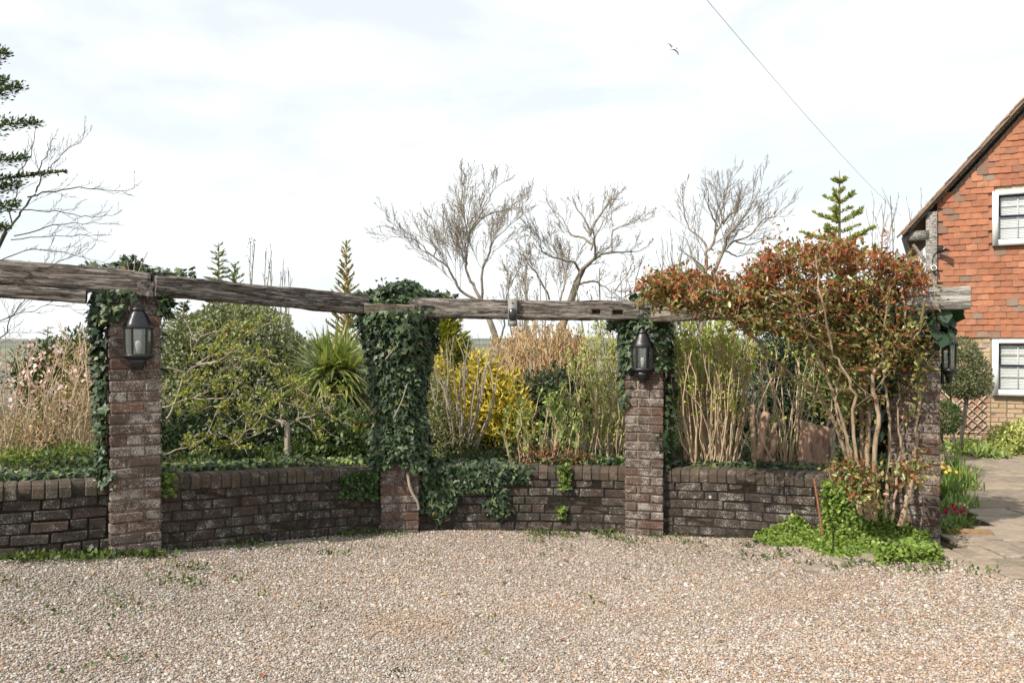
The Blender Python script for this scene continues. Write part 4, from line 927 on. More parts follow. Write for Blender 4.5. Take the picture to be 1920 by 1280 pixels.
def twig_bush(name, label, cat, Y, pxs, ytop, ybase, n, r0, bark, group=None, spread=20, leaf=None, lv=2, spacing=.18, lenf=.3, minr=.0025, dd=.5, bendamt=.08, basew=None, ang=(.3, .7), t0=.25):
    """many stems rising from a base; pxs = (left, right) span of the tops"""
    cx = (pxs[0] + pxs[1]) / 2; bw = basew or (pxs[1] - pxs[0]) * .25; b0 = P(cx, ybase, Y); b0[2] = max(min(b0[2], groundz(b0) + .02), groundz(b0) - .02)
    root = thing(name, label, cat, tuple(b0), group); mb = MB(); ends = []
    for q in range(n):
        f = rng.uniform(-1, 1); bx = cx + f * bw + rng.normal(0, bw * .15); tx = cx + f * (pxs[1] - pxs[0]) / 2 + rng.normal(0, spread * .4)
        yt = ytop + abs(rng.normal(0, (ybase - ytop) * .14)) + (ybase - ytop) * .12 * f * f; dy = rng.uniform(-dd, dd)
        a = P(bx, ybase, Y + dy * .3); a[2] = groundz(a) - .03; b = P(tx, yt, Y + dy)
        q_ = bez(a, b, (rng.normal(0, bendamt), rng.normal(0, bendamt), 0), 8); q_[1:-1] += rng.normal(0, .012, (6, 3))
        ra = r0 * rng.uniform(.6, 1.2); mb.tube(q_, np.linspace(ra, max(minr, ra * .35), 8), 5, cap=False)
        if leaf: ends += [(q_[-1], unit(q_[-1] - q_[-2]))]
        sprout(mb, q_, ra * .6, lv, spacing, lenf, .55, ends, ang, .22, t0, minr, .1, 3)
    put('stems', mb, M[bark], root)
    if leaf:
        per, size, cols, zlo, mat_ = leaf[:5]; mb = MB(); E = np.array([a for a, _ in ends]); D = np.array([b for _, b in ends])
        pr_ = np.clip((E[:, 2] - P(0, zlo[0], Y)[2]) / (P(0, zlo[1], Y)[2] - P(0, zlo[0], Y)[2]), .08, 1); sel = rng.uniform(0, 1, len(E)) < pr_; E, D = E[sel], D[sel]
        E = np.repeat(E, per, 0) + rnd(len(E) * per) * size * .45; D = np.repeat(D, per, 0)
        tp_ = leaf[5] if len(leaf) > 5 else T_OVAL
        leaves(mb, E, D * .8 + rnd(len(E)) * .6 + UP * .2, D + rnd(len(E)) * .8 + UP * .4, size * rng.uniform(.6, 1.25, len(E)), tp_, pal(len(E), cols)); put('foliage', mb, M[mat_], root)
    return root
twig_bush('twiggy_tree', 'hazy mass of fine bare twigs left of the rounded oak', 'tree', 27, (1215, 1325), 445, 640, 16, .035, 'bark_far', 'bare trees beyond the garden', lv=3, spacing=.5, lenf=.3, minr=.010, dd=1.5, bendamt=.3)
twig_bush('twiggy_tree', 'sparse bare saplings between the spruce tip and the house roof', 'tree', 26, (1600, 1745), 365, 640, 12, .03, 'bark_far', 'bare trees beyond the garden', lv=2, spacing=.55, lenf=.22, minr=.009, dd=1.5, bendamt=.3)
twig_bush('twiggy_tree', 'tall slender sapling with upright twigs above the left beam', 'tree', 20, (462, 510), 420, 660, 4, .03, 'bark_far', 'bare trees beyond the garden', lv=2, spacing=.32, lenf=.13, minr=.008, dd=.5, leaf=(1, .06, [(.2, .13, .09)], (640, 430), 'leaf', T_DIA), ang=(.2, .5))
twig_bush('twiggy_tree', 'low bare bush tips just showing above the left beam', 'tree', 21, (490, 545), 480, 660, 8, .022, 'bark_far', 'bare trees beyond the garden', lv=2, spacing=.35, lenf=.16, minr=.008, dd=.5, ang=(.2, .6))
twig_bush('twiggy_tree', 'thin pale saplings in the gap between the two large bare trees', 'tree', 22, (950, 1030), 470, 690, 9, .03, 'bark_far', 'bare trees beyond the garden', lv=2, spacing=.4, lenf=.25, minr=.008, dd=1, leaf=(1, .07, [(.2, .13, .08)], (640, 480), 'leaf', T_DIA))
twig_bush('twiggy_tree', 'bare twiggy growth filling the sky gap right of the leaning tree', 'tree', 20, (1090, 1215), 500, 690, 10, .028, 'bark_far', 'bare trees beyond the garden', lv=2, spacing=.36, lenf=.26, minr=.008, dd=1, leaf=(1, .07, [(.2, .13, .08)], (640, 480), 'leaf', T_DIA))
# bare tree that leans in from the left edge
bare_tree('dark slender bare tree leaning in from the left, in front of the conifer', 11, [(-95, 760), (-70, 620), (-30, 520), (11, 434)], [
    ([(11, 434), (35, 395), (51, 370), (60, 341), (75, 310), (84, 299), (93, 277), (124, 254), (132, 229)], .45), ([(51, 371), (82, 356), (127, 346), (165, 346), (200, 344), (222, 330)], .32), ([(66, 332), (98, 319), (135, 294), (169, 290)], .26),
    ([(17, 395), (45, 391), (82, 392), (118, 395), (152, 395), (183, 381)], .26), ([(25, 445), (60, 420), (82, 406), (110, 402), (140, 395)], .26), ([(20, 450), (60, 436), (98, 429), (138, 420)], .22),
    ([(-60, 600), (-10, 545), (47, 495), (75, 465), (95, 440)], .3), ([(-80, 690), (-20, 655), (25, 630), (50, 592), (82, 562), (110, 550)], .35), ([(-75, 640), (-20, 610), (40, 585), (90, 570), (140, 590)], .2),
    ([(-20, 500), (10, 470), (45, 460), (90, 470), (130, 480)], .24), ([(20, 420), (22, 380), (32, 330), (40, 290), (52, 260)], .3), ([(30, 330), (60, 290), (75, 255), (80, 235)], .2)], .042, 'bark_dark', lv=3, spacing=.12, lenf=.34, minr=.0028)

def conifer(name, label, Y, px, ytop, ybase, rpx, nb, cols, lsize, droop=.15, bark='bark_far', cat='tree', group=None, rise=.1, dens=26, wts=None, expo=1.0, tpl=T_SPRAY, tmin=.02, r0=.06, lead=0.0):
    top = P(px, ytop, Y); bot = np.array((top[0], Y, min(P(px, ybase, Y)[2], groundz((top[0], Y)) + .3))); bot[2] = groundz(bot) - .05
    root = thing(name, label, cat, tuple(bot), group); mb = MB(); H = top[2] - bot[2]
    mb.tube(bez(bot, top, (rng.normal(0, .03), 0, 0), 8), np.linspace(r0, .006, 8), 6)
    zb = P(px, ybase, Y)[2]; Rm = rpx / FPX * Y; PS, DS, NS = [], [], []
    for q in range(nb):
        f = (q + rng.uniform(0, 1)) / nb; f = tmin + (1 - tmin) * f; z = top[2] - lead - f * (top[2] - lead - zb); L = Rm * (f ** expo) * rng.uniform(.75, 1.12) + .04; a = q * 2.399 + rng.uniform(-.4, .4)
        d = np.array((math.cos(a), math.sin(a), rise)); s = np.array((top[0], Y, z)); t = np.linspace(0, 1, 6)[:, None]
        pth = s + d * L * t - UP * droop * L * t * t + UP * .06 * L * t ** 4; mb.tube(pth, np.linspace(.012 + .012 * f, .003, 6), 4, cap=False)
        m = max(8, int(dens * 3.2 * L / .5)); tt = rng.uniform(.08, 1, m) ** .8
        pp = s + d * L * tt[:, None] - UP * droop * L * tt[:, None] ** 2 + UP * .06 * L * tt[:, None] ** 4
        sd = np.cross(d, UP); sgn = rng.choice([-1, 1], m)[:, None]; side = sd * sgn * rng.uniform(.5, 1.1, (m, 1))
        PS.append(pp + side * .15 * L * rng.uniform(0, .8, (m, 1)) * (1 - tt[:, None] * .6)); DS.append(d * .9 + side + rnd(m) * .25 + UP * rise); NS.append(UP + rnd(m) * .35)
    put('trunk', mb, M[bark], root); PS, DS, NS = map(np.concatenate, (PS, DS, NS)); mb = MB()
    leaves(mb, PS, DS, NS, .55 * lsize * rng.uniform(.6, 1.3, len(PS)), tpl, pal(len(PS), cols, wts)); put('foliage', mb, M['needle'], root)
    return root
G_D = [(.025, .055, .02), (.04, .075, .025), (.055, .095, .03)]
# big conifer at the left edge, only its right-hand boughs reach into view
cp = np.array((-6.9, 8.3, 0)); cp[2] = groundz(cp)
root = thing('cedar_tree', 'dark conifer at the left edge with tufted boughs against the sky', 'tree', tuple(cp))
mb = MB(); mb.tube([cp, cp + (0, 0, 4), cp + (0, 0, 8.2)], [.26, .17, .02], 8); lf = MB(); PSd = []
bough = [((-130, 270), (70, 230)), ((-140, 240), (42, 163)), ((-120, 150), (12, 96)), ((-140, 340), (48, 296)), ((-140, 390), (35, 345)), ((-120, 345), (122, 322)), ((-140, 420), (32, 382)), ((-120, 200), (10, 150)), ((-140, 450), (15, 425)), ((-140, 60), (-20, 20)), ((-150, 300), (-10, 260))]
for q in range(26):
    a = rng.uniform(1.2, 5.0); z = rng.uniform(1.6, 6.5); L = 1.7 * (1 - z / 9.5) + .4; d = np.array((math.cos(a), math.sin(a), .12)); s = cp + UP * z; bough.append((s, s + d * L))
for b_ in bough:
    if len(b_[0]) == 2: p1 = P(b_[1][0], b_[1][1], 8.2); p0 = cp + UP * (P(0, b_[0][1] + 40, 8.2)[2] - cp[2]); big = b_[1][0] < 100
    else: p0, p1 = b_; big = True
    pth = bez(p0, p1, (0, rng.normal(0, .12), .06), 9); mb.tube(pth, np.linspace(.035, .005, 9), 4, cap=False); L = np.linalg.norm(p1 - p0)
    m = int((850 if big else 420) * L); tt = rng.uniform(.25, 1, m); ii = tt * 8; i0 = np.minimum(ii.astype(int), 7); fr = (ii - i0)[:, None]; pp = pth[i0] * (1 - fr) + pth[i0 + 1] * fr
    wdt = (.20 if big else .05) * (1.08 - tt)[:, None] ** .8; off = rnd(m) * wdt * np.array((.8, 1, .55)); T = unit(p1 - p0)
    PSd.append((pp + off, T * .9 + unit(off) * .7 + UP * .25 + rnd(m) * .3))
pp = np.concatenate([a for a, _ in PSd]); dd = np.concatenate([b for _, b in PSd]); leaves(lf, pp, dd, UP + rnd(len(pp)) * .6, 0.042 * rng.uniform(.5, 1.3, len(pp)), T_THIN, pal(len(pp), [(.045, .075, .03), (.07, .11, .04), (.13, .17, .05)], [4, 3, 1.5]), 2.2)
put('trunk', mb, M['bark_dark'], root); put('foliage', lf, M['needle'], root)
conifer('conifer_tree', 'small pointed conifer tip above the left beam, beside the tall sapling', 14, 410, 455, 640, 45, 46, [(.19, .22, .06), (.26, .28, .09), (.12, .16, .05)], .15, .25, rise=.35, dens=26, group='conifers beyond the garden')
conifer('conifer_tree', 'bushy green conifer top between the pointed tip and the tall sapling', 15, 440, 492, 640, 40, 40, [(.15, .19, .06), (.20, .24, .08)], .15, .1, rise=.5, dens=24, group='conifers beyond the garden')
conifer('conifer_tree', 'narrow yellowing conifer rising behind the cabbage palm and ivy mound', 17, 648, 452, 680, 42, 70, [(.30, .28, .11), (.38, .34, .16), (.20, .20, .07)], .16, .05, rise=.7, dens=22, bark='bark_orange', group='conifers beyond the garden')
conifer('conifer_tree', 'tiny dark conifer tip in the far left gap, nearer the frame edge', 20, 90, 612, 700, 24, 26, [(.14, .17, .07), (.19, .22, .09)], .2, .2, rise=.2, dens=16, group='conifers beyond the garden')
conifer('conifer_tree', 'tiny dark conifer tip in the far left gap, next to the ivied pillar', 20, 148, 618, 700, 24, 26, [(.14, .17, .07), (.19, .22, .09)], .2, .2, rise=.2, dens=16, group='conifers beyond the garden')
conifer('conifer_tree', 'dark green conifer half hidden right of the lantern pillar', 11.5, 345, 565, 800, 55, 80, [(.03, .065, .02), (.05, .09, .03), (.09, .12, .04)], .15, .1, rise=.35, dens=34, group='conifers beyond the garden')
# spruce with open whorls behind the rose
sp = P(1574, 320, 10.5); sb0 = np.array((sp[0], 10.5, 0)); sb0[2] = groundz(sb0)
root = thing('spruce_tree', 'young spruce with a bare leader poking above the red-leaved rose', 'tree', tuple(sb0)); mb = MB(); mb.tube([sb0, sp - (0, 0, 1.2), sp - (0, 0, .15), sp], [.06, .022, .010, .004], 6); lf = MB()
z = sp[2] - .17; lev = 0; A_, B_, C_ = [], [], []
while z > sb0[2] + .4:
    L = min(.10 + lev * .062, .85) * rng.uniform(.9, 1.1); nbr = 5 if lev % 2 == 0 else 3
    for q in range(nbr):
        a = q * 2 * math.pi / nbr + lev * .7 + rng.uniform(-.25, .25); d = np.array((math.cos(a), math.sin(a), .75 - min(lev * .07, .7))); l_ = L * (1 if lev % 2 == 0 else .55); s = np.array((sp[0], 10.5, z)); e2 = s + unit(d) * l_; pth = bez(s, e2, (0, 0, -.02 * l_), 5)
        mb.tube(pth, np.linspace(.008, .003, 5), 4, cap=False)
        tw = [pth]
        for g_ in range(int(l_ / .09)):
            t = rng.uniform(.3, .9); p_ = s + (e2 - s) * t; sg = rng.choice([-1, 1]); dr = unit(unit(d) + sg * .8 * np.cross(unit(d), UP)); tw.append(np.array([p_, p_ + dr * l_ * .3 * (1.1 - t)]))
        for t_ in tw:
            Lt = np.linalg.norm(t_[-1] - t_[0]); m = int(Lt * 420) + 4; f = rng.uniform(0, 1, (m, 1)); pp = t_[0] + (t_[-1] - t_[0]) * f; T = unit(t_[-1] - t_[0]); o = unit(rnd(m)); A_.append(pp); B_.append(T * .7 + o * .7 + UP * .15); C_.append(rnd(m))
    z -= .13 if lev < 9 else .17; lev += 1
A_, B_, C_ = map(np.concatenate, (A_, B_, C_)); leaves(lf, A_, B_, C_, .05 * rng.uniform(.7, 1.2, len(A_)), T_THIN, pal(len(A_), [(.28, .32, .08), (.42, .42, .12), (.18, .25, .07)]), 1.6)
put('trunk', mb, M['bark_cane'], root); put('foliage', lf, M['needle'], root)

# ------------------------------------------------------------------ shrubs behind the wall, left to right
def shrub(name, label, Y, base, ells, n, size, cols, wts=None, mat_='leaf', cat='shrub', stems=8, tpl=T_OVAL, group=None, bark='bark_dark', sr=.03, **kw):
    b0 = P(base[0], base[1], Y); b0[2] = groundz(b0); root = thing(name, label, cat, tuple(b0), group); E = [pell(*q) for q in ells]
    mb = MB()
    for q in range(stems):
        e_ = E[q % len(E)]; tip = np.array(e_[:3]) + rng.normal(0, .35, 3) * np.array(e_[3:6]); mb.tube(bez(b0 + (rng.normal(0, .08), rng.normal(0, .08), -.05), tip, rng.normal(0, .08, 3), 6), np.linspace(sr, sr * .27, 6), 5)
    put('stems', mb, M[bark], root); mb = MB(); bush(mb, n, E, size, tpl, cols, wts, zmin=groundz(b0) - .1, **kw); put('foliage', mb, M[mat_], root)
    return root
# far-left blossoming shrub and its thicket
r_ = twig_bush('flowering_shrub', 'leggy tan shrub with pale pink blossoms left of the lantern pillar', 'shrub', 7.6, (-60, 190), 612, 905, 20, .008, 'bark_tan', lv=3, spacing=.15, lenf=.36, minr=.0026, dd=.7, bendamt=.2, basew=110, ang=(.5, 1.2), t0=.1)
mb = MB(); bl = [(52, 650), (58, 672), (78, 663), (48, 700), (55, 715), (105, 655), (112, 662), (150, 660), (18, 718), (42, 716), (70, 725), (80, 722), (92, 735), (135, 690), (142, 700), (158, 706), (165, 690), (118, 725), (30, 735), (125, 760), (150, 740), (20, 760), (66, 690), (98, 690), (172, 720), (10, 690), (60, 760), (105, 790)]
A_ = []
for (x, y) in bl:
    c = P(x, y, 7.5 + rng.uniform(-.25, .25)); A_.append(c + rnd(11) * .026)
A_ = np.concatenate(A_); leaves(mb, A_, rnd(len(A_)) + UP * .3, rnd(len(A_)), .038 * rng.uniform(.7, 1.2, len(A_)), T_ROUND, pal(len(A_), [(.74, .55, .48), (.80, .66, .60), (.62, .36, .30)], [3, 3, 1], .1)); put('blossom', mb, M['petal'], r_)
mb = MB(); bush(mb, 6500, [pell(60, 810, 7.8, 150, 95, .5), pell(150, 745, 7.9, 60, 125, .4)], .026, T_OVAL, [(.46, .29, .18), (.52, .38, .24), (.26, .24, .08), (.60, .43, .31)], [3, 3, 3, 1], shell=.9, rough=.3, up=0, out=.3, jit=1, zmin=.42); put('dry_leaves', mb, M['leaf'], r_)
shrub('green_shrub', 'yellow-green conifer-like shrub behind the blossoms', 9.5, (75, 800), [(60, 705, 9.5, 38, 55, .4), (110, 680, 9.7, 40, 50, .4), (150, 690, 9.5, 38, 75, .4), (95, 740, 9.5, 50, 60, .4)], 5200, .06, [(.10, .13, .03), (.15, .18, .045), (.07, .10, .03)], shell=.7, tpl=T_SPRAY, mat_='needle', up=.7)
shrub('green_shrub', 'low bright green herbs at the foot of the blossoming shrub', 7.2, (80, 890), [(40, 868, 7.2, 80, 26, .3), (140, 862, 7.0, 60, 30, .3)], 4600, .032, [(.16, .21, .04), (.24, .29, .07), (.10, .15, .035)], stems=3, shell=.9)
# big silvery evergreen and the dark growth under it
shrub('evergreen_shrub', 'large grey-green evergreen filling the bay right of the lantern pillar', 9.6, (430, 860), [(400, 650, 9.6, 85, 75, .7), (480, 640, 9.7, 75, 75, .7), (380, 720, 9.5, 85, 70, .7), (500, 720, 9.6, 80, 80, .7), (545, 690, 9.8, 40, 75, .5), (350, 665, 9.4, 50, 70, .5), (440, 600, 9.7, 60, 40, .5)], 36000, .042, [(.20, .22, .11), (.27, .29, .165), (.135, .155, .07), (.36, .37, .235)], [4, 3, 3, 1], shell=.55, rough=.22, up=.25, mat_='leaf', stems=14)
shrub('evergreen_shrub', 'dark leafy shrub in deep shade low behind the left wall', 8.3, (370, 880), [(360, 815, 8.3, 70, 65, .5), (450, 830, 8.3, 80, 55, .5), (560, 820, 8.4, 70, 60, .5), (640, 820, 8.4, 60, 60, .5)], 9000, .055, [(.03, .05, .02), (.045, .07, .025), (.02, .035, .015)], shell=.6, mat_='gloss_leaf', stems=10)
# small tree coming into leaf in front of it
Yb = 7.45
b0 = P(539, 870, Yb); b0[2] = groundz(b0); root = thing('budding_tree', 'small spreading tree with grey branches and yellow-green new leaves', 'tree', tuple(b0)); mb = MB(); ends = []
mb.tube(smooth([b0 - (0, 0, .05), P(539, 820, Yb), P(537, 795, Yb), P(520, 790, Yb)], 3), np.linspace(.03, .024, 10), 7)
br = [[(537, 800), (500, 775), (465, 765), (450, 755)], [(537, 800), (560, 785), (580, 780), (600, 770), (625, 762)], [(520, 795), (480, 815), (440, 830), (400, 845), (345, 850)], [(470, 770), (445, 785), (400, 812), (350, 843)],
      [(250, 770), (315, 762), (350, 748), (390, 735), (430, 690), (462, 688)], [(350, 748), (400, 750), (460, 745), (482, 742)], [(340, 705), (375, 682), (420, 670), (450, 640), (480, 620), (505, 605)], [(375, 682), (400, 670), (430, 663), (470, 660)], [(375, 683), (410, 680), (432, 675)], [(300, 690), (340, 705), (320, 722), (318, 723)],
      [(535, 798), (530, 770), (527, 740), (530, 715)], [(560, 785), (585, 760), (600, 745), (640, 740)], [(355, 628), (365, 640), (380, 630), (415, 622), (460, 612)], [(355, 628), (340, 600), (330, 590)], [(355, 630), (358, 650), (360, 680)], [(600, 770), (630, 790), (660, 800)], [(480, 815), (475, 790), (460, 770)], [(310, 850), (360, 835), (400, 810)], [(560, 786), (590, 800), (640, 830)], [(430, 690), (470, 670), (520, 668)]]
bp = []
for _ in range(34):
    q0 = br[rng.integers(len(br))]; st_ = q0[rng.integers(len(q0))]; ex, ey = rng.uniform(312, 680), rng.uniform(640, 868)
    if abs(ex - st_[0]) < 140 and abs(ey - st_[1]) < 110: br.append([st_, ((st_[0] + ex) / 2 + rng.uniform(-12, 12), (st_[1] + ey) / 2 + rng.uniform(-4, 16)), (ex, ey)])
for i_, q in enumerate(br):
    pth = smooth(pl(q, Yb, rng.uniform(-.3, .3)) + (0, rng.uniform(-.15, .25) * (i_ > 3), 0), 4); pth[1:] += rng.normal(0, .006, pth[1:].shape); mb.tube(pth, np.linspace(.0075 if i_ < 20 else .005, .0028, len(pth)), 5, cap=False); sprout(mb, pth, .006, 2, .11, .32, .6, ends, (.5, 1.0), .25, .2, .0022, .15); bp.append(pth)
mb.tube(smooth([P(300, 790, Yb), P(320, 775, Yb), P(345, 705, Yb)], 4), .012, 5)
put('trunk', mb, M['bark_pale'], root)
E = np.array([a for a, _ in ends]); D = np.array([b for _, b in ends]); sel = rng.uniform(0, 1, len(E)) < .8; E, D = E[sel], D[sel]; per = 8; E = np.repeat(E, per, 0) + rnd(len(E) * per) * .016; D = np.repeat(D, per, 0)
mb = MB(); leaves(mb, E, D * .4 + unit(rnd(len(E))) + UP * .25, rnd(len(E)) + UP, .034 * rng.uniform(.6, 1.3, len(E)), T_OVAL, pal(len(E), [(.25, .28, .06), (.34, .35, .09), (.17, .22, .045), (.42, .29, .12)], [4, 3, 3, 1.2])); put('foliage', mb, M['leaf'], root)
shrub('green_shrub', 'mixed low leaves with small red flowers beside the ivied pillar', 8.0, (640, 870), [(620, 800, 8.0, 65, 50, .35), (560, 850, 7.7, 90, 25, .3), (665, 830, 7.8, 30, 50, .3)], 3800, .05, [(.09, .14, .04), (.13, .17, .06), (.07, .11, .05), (.2, .24, .08)], [4, 3, 3, 1], shell=.8, stems=6)
mb = MB(); A_ = P(669, 793, 7.7) + rnd(10) * (.03, .04, .04); leaves(mb, A_, rnd(10), rnd(10), .03, T_ROUND, pal(10, [(.45, .05, .06), (.5, .10, .10)]))
solo('flower_cluster', mb, M['petal'], 'small cluster of red flowers against the left edge of the ivied pillar', 'flowers', tuple(P(669, 793, 7.7)))
shrub('green_shrub', 'rounded mid-green bush filling the gap behind the cabbage palm', 12, (620, 850), [(600, 735, 12, 60, 75, .6), (660, 730, 12, 50, 75, .6), (560, 690, 12.2, 45, 50, .5)], 9000, .06, [(.08, .11, .05), (.11, .14, .06), (.06, .085, .04)], shell=.6)
# cabbage palm
Yc = 8.8; hd = P(628, 695, Yc); b0 = np.array((hd[0] + .05, Yc, 0)); b0[2] = groundz(b0)
root = thing('cabbage_palm', 'cabbage palm with a spiky head of long strap leaves beside the ivied pillar', 'palm', tuple(b0)); mb = MB(); mb.tube([b0, hd - (0, 0, .4), hd], [.08, .07, .06], 8); put('trunk', mb, M['bark_pale'], root); mb = MB()
for q in range(620):
    a = rng.uniform(0, 6.283); el = math.asin(rng.uniform(-.75, 1.0)); d = np.array((math.cos(a) * math.cos(el), math.sin(a) * math.cos(el), math.sin(el)))
    if el < -.3: c = [(.26, .24, .10), (.34, .30, .14), (.17, .17, .06)][rng.integers(3)]; dr, L = .35, rng.uniform(.5, .85)
    else: c = [(.17, .22, .055), (.26, .30, .09), (.12, .17, .045), (.34, .36, .14)][rng.integers(4)]; dr, L = .28 - .2 * max(el, 0) / 1.57, rng.uniform(.46, .66)
    blade(mb, hd + ((.0, 0, .03), (.13, .05, -.06), (-.10, -.05, -.05))[q % 3] + d * .06 - UP * (.1 if el < -.3 else 0), d, L, .030, dr, np.array((*(np.array(c) * rng.uniform(.8, 1.2)), 1)), 5)
for q in range(70):
    a = rng.uniform(0, 6.283); d = np.array((math.cos(a) * .42 + .12, math.sin(a) * .4, -.9)); blade(mb, hd - UP * .15, d, rng.uniform(.5, .95), .026, .05, np.array((*(np.array((.27, .23, .11)) * rng.uniform(.6, 1.2)), 1)), 4)
put('foliage', mb, M['gloss_leaf'], root)
# between the ivied pillar and the middle lantern
conifer('golden_conifer', 'bright yellow-green conifer just right of the ivied pillar, under the beam', 11, 838, 560, 800, 92, 170, [(.32, .33, .05), (.42, .40, .07), (.22, .25, .05)], .17, .12, rise=.45, dens=30, cat='conifer')
shrub('golden_conifer', 'golden conifer glowing yellow in front of the dark shrubs', 9.0, (920, 860), [(900, 718, 9.0, 44, 46, .3), (925, 755, 9.0, 60, 60, .35), (940, 790, 8.9, 58, 58, .35), (880, 790, 9.0, 40, 50, .3), (900, 690, 9.0, 24, 30, .2), (820, 720, 9.3, 26, 60, .3)], 8200, .07, [(.50, .39, .05), (.60, .46, .07), (.32, .29, .04), (.17, .18, .035)], [4, 3, 2.5, 1.5], tpl=T_SPRAY, mat_='needle', up=.5, shell=.6, rough=.4, k=5.0, cat='conifer')
shrub('olive_shrub', 'grey-green small-leaved shrub at the foot of the pale bare stems', 8.2, (830, 870), [(825, 800, 8.2, 35, 75, .3), (860, 830, 8.2, 40, 45, .3), (815, 740, 8.4, 22, 40, .25)], 5200, .034, [(.19, .20, .095), (.26, .26, .125), (.13, .15, .065), (.36, .30, .10)], [4, 3, 3, 1], shell=.8)
shrub('evergreen_shrub', 'dark green evergreen mound in the middle gap, below the tan thicket', 10.5, (1000, 860), [(1000, 770, 10.5, 70, 75, .6), (1050, 730, 10.8, 45, 45, .5), (960, 810, 10.2, 60, 70, .5), (1090, 760, 10.6, 50, 80, .5), (900, 830, 9.9, 90, 50, .5)], 13000, .055, [(.03, .05, .02), (.05, .07, .03), (.075, .09, .04), (.02, .035, .015)], shell=.6, stems=10)
twig_bush('tan_thicket', 'thicket of fine tan and orange bare twigs behind the middle shrubs', 'shrub', 13.5, (925, 1110), 612, 800, 110, .016, 'bark_orange', lv=2, spacing=.15, lenf=.25, minr=.008, dd=1.2, bendamt=.18, basew=70, leaf=(1, .06, [(.42, .28, .14), (.36, .25, .12)], (760, 630), 'leaf', T_DIA))
twig_bush('bare_shrub', 'pale many-stemmed bare shrub right of the ivied pillar', 'shrub', 8.15, (795, 925), 618, 872, 22, .011, 'bark_pale', lv=2, spacing=.3, lenf=.28, minr=.003, dd=.35, bendamt=.07, basew=20, ang=(.25, .6), t0=.35)
twig_bush('budding_shrub', 'tall shrub in fresh light green leaf left of the middle lantern', 'shrub', 7.65, (1062, 1190), 605, 885, 34, .008, 'bark_tan', lv=2, spacing=.11, lenf=.20, minr=.0024, dd=.4, bendamt=.08, basew=45, ang=(.3, .8), t0=.1, leaf=(4, .030, [(.34, .38, .11), (.44, .46, .17), (.25, .31, .09)], (1000, 700), 'leaf'))
twig_bush('budding_shrub', 'shorter shrub with upright light green tips over the middle wall', 'shrub', 7.4, (955, 1085), 745, 885, 24, .007, 'bark_tan', lv=1, spacing=.10, lenf=.28, minr=.0025, dd=.3, bendamt=.05, basew=50, ang=(.3, .7), t0=.2, leaf=(5, .034, [(.28, .36, .10), (.37, .43, .14), (.20, .28, .08)], (920, 800), 'leaf'))
shrub('red_leaved_shrub', 'low tangle of rusty red twigs and leaves along the middle wall', 7.35, (1020, 880), [(1015, 852, 7.35, 60, 22, .2), (1080, 862, 7.3, 40, 14, .2)], 900, .03, [(.22, .07, .035), (.15, .13, .04), (.30, .14, .07)], shell=.9, stems=16, bark='bark_cane', sr=.006)
# right-hand bay
twig_bush('coppiced_shrub', 'dense sheaf of upright tan stems with lime tips right of the middle lantern', 'shrub', 7.2, (1252, 1418), 590, 890, 95, .0085, 'bark_tan', lv=2, spacing=.22, lenf=.24, minr=.0032, dd=.4, bendamt=.07, basew=40, ang=(.18, .45), t0=.3, leaf=(6, .034, [(.33, .37, .08), (.45, .48, .12), (.24, .30, .07)], (850, 630), 'leaf'))
twig_bush('coppiced_shrub', 'smaller fan of tan stems with lime tips, left of the tree stump', 'shrub', 7.15, (1400, 1545), 632, 895, 22, .0085, 'bark_tan', lv=2, spacing=.22, lenf=.26, minr=.0032, dd=.35, bendamt=.07, basew=14, ang=(.2, .5), t0=.3, leaf=(4, .034, [(.33, .37, .08), (.45, .48, .12), (.24, .30, .07)], (740, 635), 'leaf'))
shrub('evergreen_hedge', 'deep green evergreen hedge closing off the right-hand bay', 9.2, (1450, 880), [(1300, 770, 9.3, 80, 120, .5), (1330, 690, 9.3, 70, 50, .4), (1420, 760, 9.2, 80, 125, .5), (1520, 740, 9.0, 80, 130, .5), (1620, 740, 8.8, 80, 140, .5), (1690, 700, 8.6, 40, 130, .5), (1490, 650, 8.9, 80, 60, .4), (1600, 645, 8.7, 90, 70, .4)], 26000, .06, [(.02, .04, .016), (.032, .058, .02), (.05, .08, .03)], [4, 4, 1], shell=.55, stems=18, mat_='needle', tpl=T_SPRAY, cat='hedge')
shrub('green_shrub', 'yellow-tipped spruce-like bush glimpsed between the rose canes', 8.2, (1560, 880), [(1560, 690, 8.2, 45, 42, .35), (1550, 740, 8.2, 42, 35, .35), (1575, 655, 8.3, 28, 25, .3)], 2200, .07, [(.16, .18, .04), (.10, .14, .04), (.06, .10, .03)], tpl=T_SPRAY, mat_='needle', shell=.6, up=.1)
# pruned trunks and the cut stump
Yt = 7.0; b0 = P(1435, 885, Yt); b0[2] = groundz(b0); root = thing('pruned_stems', 'gnarled pruned trunks with sawn-off ends behind the right-hand wall', 'tree stump', tuple(b0))
for q, rr_ in (([(1420, 892), (1416, 850), (1412, 800), (1412, 755)], (.03, .022)), ([(1430, 892), (1425, 850), (1430, 812), (1436, 768)], (.045, .036)), ([(1430, 835), (1445, 815), (1455, 790)], (.02, .018)), ([(1432, 892), (1432, 868), (1445, 845), (1455, 808)], (.05, .028)), ([(1448, 892), (1448, 865)], (.03, .03))):
    mb = MB(); pth = smooth(pl(q, Yt) - (0, 0, .02), 5); pth += rng.normal(0, .004, pth.shape); mb.tube(pth, np.linspace(*rr_, len(pth)) * rng.uniform(.9, 1.12, len(pth)), 9); put('stem', mb, M['bark_stump'] if rr_[0] > .04 else M['bark_cane'], root, smooth=True)
c0 = P(1531, 888, 6.95); c0[2] = groundz(c0); root = thing('tree_stump', 'sawn reddish tree stump with flaking bark standing behind the wall', 'tree stump', tuple(c0)); mb = MB(); rings = []
htop = P(0, 797, 6.95)[2] - c0[2]
